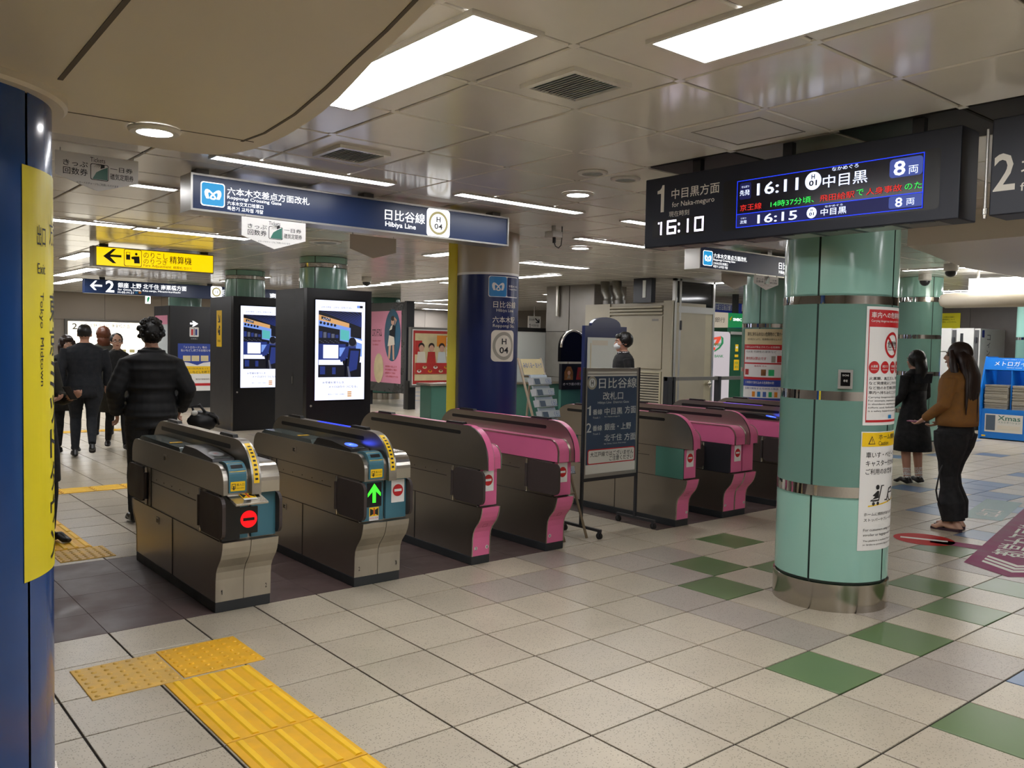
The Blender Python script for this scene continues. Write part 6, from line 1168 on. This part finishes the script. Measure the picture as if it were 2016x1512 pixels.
def person(label, loc, rz, H, P, col, voxel=.0085, puffer=False, hands=(1, 1)):
    """P: joint positions for a 1.70 m figure that faces -Y; keys elbowL/R, wristL/R, kneeL/R, ankleL/R, toeL/R"""
    t = thing('person', label, 'person', loc, rz=rz); s = H/1.70
    d = {'elbowL': (.235, .02, 1.13), 'wristL': (.245, -.05, .89), 'elbowR': (-.235, .02, 1.13), 'wristR': (-.245, -.05, .89), 'kneeL': (.10, -.01, .50), 'ankleL': (.105, .03, .085), 'kneeR': (-.10, -.01, .50), 'ankleR': (-.105, .03, .085),
         'toeL': (.02, -.15, -.055), 'toeR': (-.02, -.15, -.055), 'lean': (0, 0), 'head': (0, -.015, 1.585), 'w': 1.0, 'tilt': 0.0}
    d.update(P); J = {k: Vector(v)*s for k, v in d.items() if isinstance(v, tuple) and len(v) == 3}
    lx, ly = d['lean']; w = d['w']; sk, top, leg, shoe = col['skin'], col['top'], col['leg'], col['shoe']
    parts = []
    # trunk
    prof = [(.86, .150, .105), (.93, .165, .118), (1.00, .152, .110), (1.08, .146, .106), (1.18, .160, .115), (1.28, .175, .122), (1.36, .178, .116), (1.415, .150, .098), (1.45, .085, .075), (1.475, .060, .062)]
    if puffer:
        q = []
        for k in range(26):
            z = .80+.66*k/25; f = min(range(len(prof)), key=lambda i: abs(prof[i][0]-z)); q.append((z, prof[f][1]*(1.15+.03*math.sin(k*PI*.66)), prof[f][2]*(1.22+.04*math.sin(k*PI*.66))))
        prof = q
    th = col.get('thick', 1.0); prof = [q for q in prof if q[0] >= d.get('cut', 0)]
    tr = MB(); tr.tube([Vector((lx*(z-.9), ly*(z-.9), z))*s for z, a, b in prof], [(a*w*th*s, b*w*th*s) for z, a, b in prof], top, 22, up=(1, 0, 0)); parts.append((tr, top))
    if 'waist' in col:
        wa = MB(); wa.tube([Vector((0, 0, z))*s for z in (.84, .90, .97, 1.03)], [(.155*w*s, .115*w*s), (.170*w*s, .125*w*s), (.158*w*s, .115*w*s), (.146*w*s, .106*w*s)], leg, 20, up=(1, 0, 0)); parts.append((wa, leg))
    hc = J['head']; nk = Vector((lx*.55, ly*.55, 1.44))*s
    nb = MB(); nb.tube([nk, lerp(nk, hc, .45), hc-Vector((0, -.01, .04))*s], [.058*s, .052*s, .05*s], sk, 14); parts.append((nb, sk))
    R = Matrix.Rotation(d['tilt'], 3, 'Z'); parts.append((head_parts(hc, s, sk, R), sk))
    if 'collar' in col: cb = MB(); cb.tube([nk-Vector((0, 0, .03))*s, nk+Vector((0, -.004, .035))*s], [.092*s, .074*s], col['collar'], 14); parts.append((cb, col['collar']))
    for sd, sx in (('L', 1), ('R', -1)):
        sh = Vector((lx*.47+sx*(.158 if puffer else .172)*w, ly*.47, 1.345 if puffer else 1.385))*s; el, wr = J['elbow'+sd], J['wrist'+sd]; ab = MB(); k = th*(1.12 if puffer else 1)
        pts = [sh, lerp(sh, el, .35), lerp(sh, el, .7), el, lerp(el, wr, .3), lerp(el, wr, .7), lerp(el, wr, .95)]; rr = [.066, .060, .054, .048, .048, .042, .036]
        if puffer:
            pts = [lerp(sh, el, q/8) for q in range(8)]+[lerp(el, wr, q/7) for q in range(8)]; rr = [.075-.0018*q+.004*(q % 2) for q in range(16)]
        ab.tube(pts, [q*k*s for q in rr], top, 12); parts.append((ab, top))
        if hands[0 if sd == 'L' else 1]: parts.append((hand_parts(wr, (wr-el), Vector((0, -1, 0)) if abs((wr-el).normalized().y) < .7 else Vector((-sx, 0, 0)), -sx, sk), sk))
        hp = Vector((sx*.088*w, 0, .90))*s; kn, an = J['knee'+sd], J['ankle'+sd]; lb = MB(); q = col.get('legr', 1.0); fl = col.get('flare', 1.0)
        lm = col.get('calf', leg)
        lb.tube([hp, lerp(hp, kn, .3), lerp(hp, kn, .7), kn], [.098*w*q*s, .092*w*q*s, .074*q*s, .062*q*s], leg, 14); parts.append((lb, leg))
        lb = MB(); lb.tube([lerp(hp, kn, .96), lerp(kn, an, .25), lerp(kn, an, .6), lerp(kn, an, .97)], [.060*q*s, .061*q*s, .052*q*fl*s, .042*q*fl*s], lm, 14); parts.append((lb, lm))
        if 'sock' in col: sb = MB(); sb.tube([lerp(kn, an, .72), an], [.049*s, .046*s], col['sock'], 12); parts.append((sb, col['sock']))
        to = J['toe'+sd]; fm = col.get('foot', shoe); f = MB(); ho = an+Vector((0, .035, -.045))*s; f.tube([an+Vector((0, .01, .0)), ho+Vector((0, .012, -.002)), ho+Vector((0, -.03, .0)), an+to*.6+Vector((0, 0, .01)), an+to+Vector((0, .01, 0)), an+to+Vector((0, -.035, 0))*s], [(.036*s, .036*s), (.036*s, .038*s), (.038*s, .036*s), (.044*s, .03*s), (.042*s, .024*s), (.02*s, .014*s)], fm, 12, up=(1, 0, 0)); parts.append((f, fm))
    me = remeshed(parts, voxel, 'body'); o = bpy.data.objects.new('body', me); COL.objects.link(o); o.parent = t
    return t, s, J, R
def rnd_hair(b, c, rx, ry, rz, m, amp=.10, fr=22): return b.ell(c, rx, ry, rz, m, 30, 20, amp, fr)
def strands(b, roots, tip, n, r, m, jit=.03, seg=6):
    for k in range(n):
        p0 = roots[k % len(roots)]; e = tip+Vector((random.uniform(-jit, jit), random.uniform(-jit, jit), random.uniform(-jit, jit)))
        mid = lerp(p0, e, .5)+Vector((random.uniform(-.012, .012), random.uniform(0, .02), 0)); b.tube([p0, lerp(p0, mid, .5)+Vector((0, .01, .0)), mid, lerp(mid, e, .6), e], [r*.7, r, r, r*.8, r*.25], m, seg)
# man in the dark suit walking away
def away(px): return 0
t, s, J, R = person('man in a dark navy coat walking away, seen from behind', (2.80, 11.90, 0), PI-.25, 1.70, {'kneeL': (.10, -.10, .50), 'ankleL': (.11, .02, .095), 'kneeR': (-.08, .02, .50), 'ankleR': (-.09, .30, .20), 'toeR': (0, -.10, -.10), 'elbowL': (.27, .06, 1.13), 'elbowR': (-.27, -.02, 1.14), 'wristL': (.26, .02, .88), 'wristR': (-.25, -.12, .92), 'w': 1.2}, {'skin': 'skin', 'top': 'cloth_navy', 'leg': 'cloth_navy', 'shoe': 'shoe', 'thick': 1.12, 'legr': 1.05})
c = J['head']; b = MB(); rnd_hair(b, c+V3(0, .020, .036), .086, .100, .094, 'hair_black', .05); b.build('hair', t, True)
b = MB(); b.tube([V3(0, 0, z)*s for z in (1.12, .98, .86, .78)], [(.180*s, .135*s), (.195*s, .15*s), (.205*s, .16*s), (.205*s, .16*s)], 'cloth_navy', 20, up=(1, 0, 0)); b.build('coat_skirt', t, True)
# man in the puffer jacket just beyond the first gate
t, s, J, R = person('man with curly black hair in a black puffer jacket, back turned behind the first gate', (2.285, 7.50, 0), PI-.18, 1.70, {'elbowL': (.285, .04, 1.12), 'wristL': (.26, -.10, .93), 'elbowR': (-.285, .04, 1.12), 'wristR': (-.25, -.12, .95), 'w': 1.06, 'kneeL': (.12, -.03, .5), 'ankleL': (.14, .04, .085), 'kneeR': (-.12, .0, .5), 'ankleR': (-.13, .03, .085)}, {'skin': 'skin', 'top': 'cloth_puffer', 'leg': 'cloth_black', 'shoe': 'shoe', 'thick': 1.06, 'legr': 1.1, 'collar': 'cloth_puffer'}, puffer=True)
c = J['head']; b = MB(); rnd_hair(b, c+V3(0, .018, .030), .100, .112, .108, 'hair_black', .10, 30)
for k in range(46):
    q = random.uniform(0, 2*PI); ph = random.uniform(.1, 2.0); n = V3(math.sin(ph)*math.cos(q), math.sin(ph)*math.sin(q), math.cos(ph))
    if n.y < -.35 and n.z < .3: continue
    p = c+V3(0, .018, .030)+V3(n.x*.100, n.y*.112, n.z*.106); b.ell(p, .022, .022, .02, 'hair_black', 8, 6, .2)
b.build('hair', t, True)
# his shoulder bag, hanging at the right
t = thing('shoulder_bag', 'black bag hanging beside the man in the puffer jacket', 'bag', (2.72, 7.35, .82)); b = MB(); q = onY(400, 828, 7.35); b.ell((q.x, 7.35, q.z), .13, .10, .085, 'bag_black', 18, 12, .18, 14); b.build('bag_body', t); MB().tube([(q.x-.08, 7.33, q.z+.05), (q.x-.10, 7.33, q.z+.12), (q.x-.04, 7.33, q.z+.14), (q.x+.02, 7.33, q.z+.06)], [.012]*4, 'bag_black', 8).build('strap', t); MB().tube([(q.x+.02, 7.27, q.z+.06), (q.x+.08, 7.26, q.z+.03), (q.x+.11, 7.28, q.z-.03)], .012, 'rubber', 8).build('handle', t); MB().ell((q.x-.10, 7.28, q.z+.075), .03, .02, .022, 'paper', 10, 8).build('white_flap', t)
# woman with glasses coming towards the camera
t, s, J, R = person('woman with glasses in a long dark coat walking towards the gates', (3.36, 12.55, 0), -.15, 1.60, {'kneeL': (.10, -.09, .50), 'ankleL': (.11, -.10, .085), 'kneeR': (-.09, -.02, .49), 'ankleR': (-.10, .17, .12), 'elbowL': (.25, .03, 1.14), 'elbowR': (-.25, .0, 1.14), 'wristR': (-.25, -.14, .92)}, {'skin': 'skin_pale', 'top': 'cloth_black', 'leg': 'cloth_black', 'shoe': 'shoe', 'thick': 1.08, 'collar': 'scarf'})
c = J['head']; face_details(c, s, t); b = MB(); rnd_hair(b, c+V3(0, .028, .030), .084, .092, .092, 'hair_black', .04); b.build('hair', t, True)
b = MB()
for sx in (-1, 1): b.tube([c+V3(sx*.031+.019*math.cos(2*PI*i/12), -.098, .004+.015*math.sin(2*PI*i/12)) for i in range(13)], .0018, 'black', 5); b.tube([c+V3(sx*.05, -.096, .008), c+V3(sx*.078, -.03, .01), c+V3(sx*.08, .01, .006)], .0018, 'black', 5)
b.tube([c+V3(-.012, -.099, .006), c+V3(.012, -.099, .006)], .0018, 'black', 5); b.build('glasses', t, True)
b = MB(); b.tube([V3(0, 0, z)*s for z in (1.14, .98, .80, .56)], [(.168*s, .128*s), (.19*s, .15*s), (.215*s, .175*s), (.235*s, .20*s)], 'cloth_olive', 20, up=(1, 0, 0)); b.build('coat_skirt', t, True)
# woman with brown hair, seen behind the suited man
t, s, J, R = person('brown haired woman partly hidden behind the man in the navy coat', (3.66, 14.4, 0), PI-.1, 1.70, {}, {'skin': 'skin_pale', 'top': 'cloth_olive', 'leg': 'cloth_black', 'shoe': 'shoe', 'collar': 'scarf'}, voxel=.011)
c = J['head']; b = MB(); rnd_hair(b, c+V3(0, .03, .012), .105, .115, .125, 'hair_brown', .12); rnd_hair(b, c+V3(0, .06, -.10), .095, .075, .12, 'hair_brown', .12); b.build('hair', t, True)
# woman with fringe at the left
q = onY(131, 662, 12.6); t, s, J, R = person('woman with a dark fringe in a dark coat beside the blue column', (q.x, 12.6, 0), .05, q.z, {'elbowL': (.24, .0, 1.14), 'wristL': (.2, -.16, 1.0)}, {'skin': 'skin_pale', 'top': 'cloth_black', 'leg': 'cloth_black', 'shoe': 'shoe', 'thick': 1.1, 'collar': 'cloth_black'})
c = J['head']; face_details(c, s, t); b = MB(); rnd_hair(b, c+V3(0, .026, .026), .094, .100, .102, 'hair_dark', .05); b.ell(c+V3(0, -.062, .062), .066, .042, .034, 'hair_dark', 16, 10, .1)
for sx in (-1, 1): b.tube([c+V3(sx*.078, -.01, .05), c+V3(sx*.09, -.02, -.04), c+V3(sx*.085, -.02, -.14), c+V3(sx*.07, -.03, -.2)], [.02, .028, .026, .01], 'hair_dark', 8)
b.build('hair', t, True); b = MB(); b.tube([V3(0, 0, z)*s for z in (1.12, .95, .62)], [(.168*s, .128*s), (.19*s, .15*s), (.22*s, .19*s)], 'cloth_black', 20, up=(1, 0, 0)); b.build('coat_skirt', t, True)
# person cut off by the blue column, holding a phone
t, s, J, R = person('person in a dark coat looking at a phone, mostly hidden by the blue column', (1.30, 7.15, 0), .55, 1.66, {'elbowL': (.26, -.02, 1.10), 'wristL': (.17, -.24, 1.13), 'elbowR': (-.24, -.02, 1.12), 'wristR': (-.10, -.24, 1.12), 'kneeL': (.10, -.10, .5), 'ankleL': (.11, -.08, .085)}, {'skin': 'skin', 'top': 'cloth_olive', 'leg': 'cloth_black', 'shoe': 'shoe', 'thick': 1.12})
c = J['head']; face_details(c, s, t); b = MB(); rnd_hair(b, c+V3(0, .026, .026), .092, .100, .100, 'hair_black', .05); b.build('hair', t, True); b = MB(); b.tube([V3(0, 0, z)*s for z in (1.12, .95, .70, .48)], [(.172*s, .13*s), (.20*s, .16*s), (.225*s, .19*s), (.23*s, .2*s)], 'cloth_black', 20, up=(1, 0, 0)); b.build('coat_skirt', t, True)
ph = thing('phone', 'dark phone held by the person at the blue column', 'phone', t.location); R3 = Matrix.Rotation(.55, 3, 'Z'); wl, wr_ = J['wristL'], J['wristR']; pc = t.location+R3 @ (lerp(wl, wr_, .45)+V3(0, -.11, .045)); b = MB(); b.box(-.032, .032, -.004, .004, -.06, .06, 'black_gloss'); o = b.build('case', ph, True, bev=.006); o.location = pc-ph.location; o.rotation_euler = (-.7, 0, .55)
# station staff member in mask and suit
t, s, J, R = person('station staff member in dark suit and white mask behind the line sign', (8.02, 7.42, 0), -2.05, 1.735, {'w': 1.02}, {'skin': 'skin', 'top': 'cloth_black', 'leg': 'cloth_black', 'shoe': 'shoe', 'thick': 1.04, 'collar': 'white'})
c = J['head']; face_details(c, s, t, mouth=False); b = MB(); rnd_hair(b, c+V3(0, .030, .034), .095, .106, .104, 'hair_black', .07, 26); b.ell(c+V3(0, -.055, .075), .066, .042, .034, 'hair_black', 14, 10, .12)
for sx in (-1, 1): b.ell(c+V3(sx*.082, .01, .025), .016, .05, .045, 'hair_black', 10, 8, .1)
b.build('hair', t, True); b = MB(); b.ell(c+V3(0, -.062, -.045), .056, .056, .046, 'mask', 18, 12); b.build('mask', t, True); b = MB()
for sx in (-1, 1): b.tube([c+V3(sx*.05, -.08, -.035), c+V3(sx*.078, -.01, -.008)], .0025, 'mask', 5)
b.build('mask_strap', t, True)
# schoolgirl in a long black coat
t, s, J, R = person('schoolgirl in a long black coat with white socks behind the near column', (10.2, 4.74, 0), 2.9, 1.58, {'kneeL': (.09, -.03, .48), 'kneeR': (-.09, .0, .48), 'elbowL': (.23, .0, 1.13), 'elbowR': (-.23, .0, 1.13), 'wristL': (.17, -.18, 1.0), 'wristR': (-.17, -.18, 1.0)}, {'skin': 'skin_pale', 'top': 'cloth_black', 'leg': 'cloth_black', 'calf': 'skin', 'sock': 'sock', 'shoe': 'shoe', 'thick': 1.04, 'legr': .95})
c = J['head']; face_details(c, s, t); b = MB(); rnd_hair(b, c+V3(0, .03, .022), .092, .102, .108, 'hair_black', .04); b.tube([c+V3(0, .07, .02), c+V3(0, .10, -.10), c+V3(.02, .09, -.24), c+V3(.03, .085, -.34)], [(.085, .06), (.09, .05), (.075, .04), (.03, .02)], 'hair_black', 14, up=(1, 0, 0)); b.build('hair', t, True)
b = MB(); b.tube([V3(0, 0, z)*s for z in (1.20, 1.02, .85, .60, .43)], [(.165*s, .125*s), (.165*s, .13*s), (.20*s, .165*s), (.235*s, .205*s), (.25*s, .22*s)], 'cloth_black', 22, up=(1, 0, 0)); b.build('coat', t, True)
b = MB(); b.prism([(-.15*s, 1.30*s), (.15*s, 1.30*s), (.165*s, 1.42*s), (-.165*s, 1.42*s)], 'y', .115*s, .128*s, 'cloth_navy'); b.build('sailor_collar', t, True)
# woman in the brown jacket
t, s, J, R = person('long haired woman in a brown jacket and black trousers on the right', (7.90, 3.29, 0), 3.2, 1.655, {'elbowL': (.245, -.02, 1.15), 'wristL': (.12, -.24, 1.00), 'elbowR': (-.25, .02, 1.14), 'wristR': (-.16, -.18, .98), 'kneeL': (.085, -.02, .50), 'ankleL': (.10, .05, .08), 'kneeR': (-.07, -.05, .50), 'ankleR': (-.06, .02, .08), 'w': 1.18, 'tilt': .35, 'cut': .96}, {'skin': 'skin_pale', 'top': 'cloth_brown', 'leg': 'cloth_black', 'waist': 1, 'shoe': 'skin_pale', 'foot': 'skin_pale', 'thick': 1.08, 'legr': 1.3, 'flare': 1.75}, voxel=.0075)
c = J['head']; face_details(c, s, t, R); b = MB(); rnd_hair(b, c+V3(0, .022, .026), .092, .104, .104, 'hair_dark', .04)
b.tube([c+V3(0, .045, .03), c+V3(0, .085, -.06), c+V3(0, .125, -.17), c+V3(.0, .13, -.30), c+V3(.02, .125, -.42), c+V3(.03, .12, -.50)], [(.095, .06), (.115, .065), (.138, .06), (.14, .055), (.105, .045), (.04, .02)], 'hair_dark', 18, up=(1, 0, 0))
roots = [c+V3(x, .10, -.05) for x in (-.09, -.05, 0, .05, .09)]
for k in range(40):
    x = random.uniform(-.145, .145); strands(b, [c+V3(x*.8, .10+.02*random.random(), -.04)], c+V3(x+.015, .135, -.42-random.random()*.1), 1, .014, 'hair_dark', .02)
for sx in (-1, 1): b.tube([c+V3(sx*.075, -.02, .05), c+V3(sx*.10, .0, -.06), c+V3(sx*.11, .03, -.18), c+V3(sx*.10, .06, -.3)], [.02, .032, .034, .014], 'hair_dark', 10)
b.build('hair', t, True)
b = MB(); b.tube([V3(0, .005, z)*s for z in (1.30, 1.15, 1.02, .955)], [(.215*s, .155*s), (.22*s, .165*s), (.23*s, .172*s), (.226*s, .170*s)], 'cloth_brown', 22, up=(1, 0, 0)); b.build('jacket_hem', t, True)
b = MB(); b.prism([(-.006*s, 1.0*s), (.006*s, 1.0*s), (.004*s, 1.25*s), (-.004*s, 1.25*s)], 'y', .172*s, .176*s, 'hair_dark'); b.build('back_seam', t, True)
for sd in ('L', 'R'):
    an = J['ankle'+sd]; b = MB(); b.prism([(an.x-.04, an.y-.18), (an.x+.04, an.y-.18), (an.x+.045, an.y-.1), (an.x+.036, an.y+.06), (an.x, an.y+.075), (an.x-.036, an.y+.06), (an.x-.045, an.y-.1)], 'z', 0, .022, 'sandal'); b.tube([(an.x-.04, an.y-.06, .03), (an.x, an.y-.13, .055), (an.x+.04, an.y-.06, .03)], .006, 'sandal', 6); b.build('sandal', t, True)
b = MB(); wl = J['wristL']; p = wl+(wl-J['elbowL']).normalized()*.12+V3(0, 0, .03); b.box(p.x-.036, p.x+.036, p.y-.07, p.y+.07, p.z-.005, p.z+.005, 'phone_pink')
tp = thing('phone', 'pink phone in the hand of the woman in the brown jacket', 'phone', t.location, rz=3.2); b.build('case', tp, True, bev=.004)
# strap hanging from her trousers
MB().tube([V3(.13, -.02, .66), V3(.20, -.05, .52), V3(.235, -.06, .36), V3(.22, -.05, .28), V3(.20, -.03, .22)], .007, 'bag_black', 6).build('hanging_strap', t, True); MB().tube([V3(.13, .0, .70), V3(.12, -.02, .64)], .02, 'bag_black', 8).build('strap_loop', t, True)
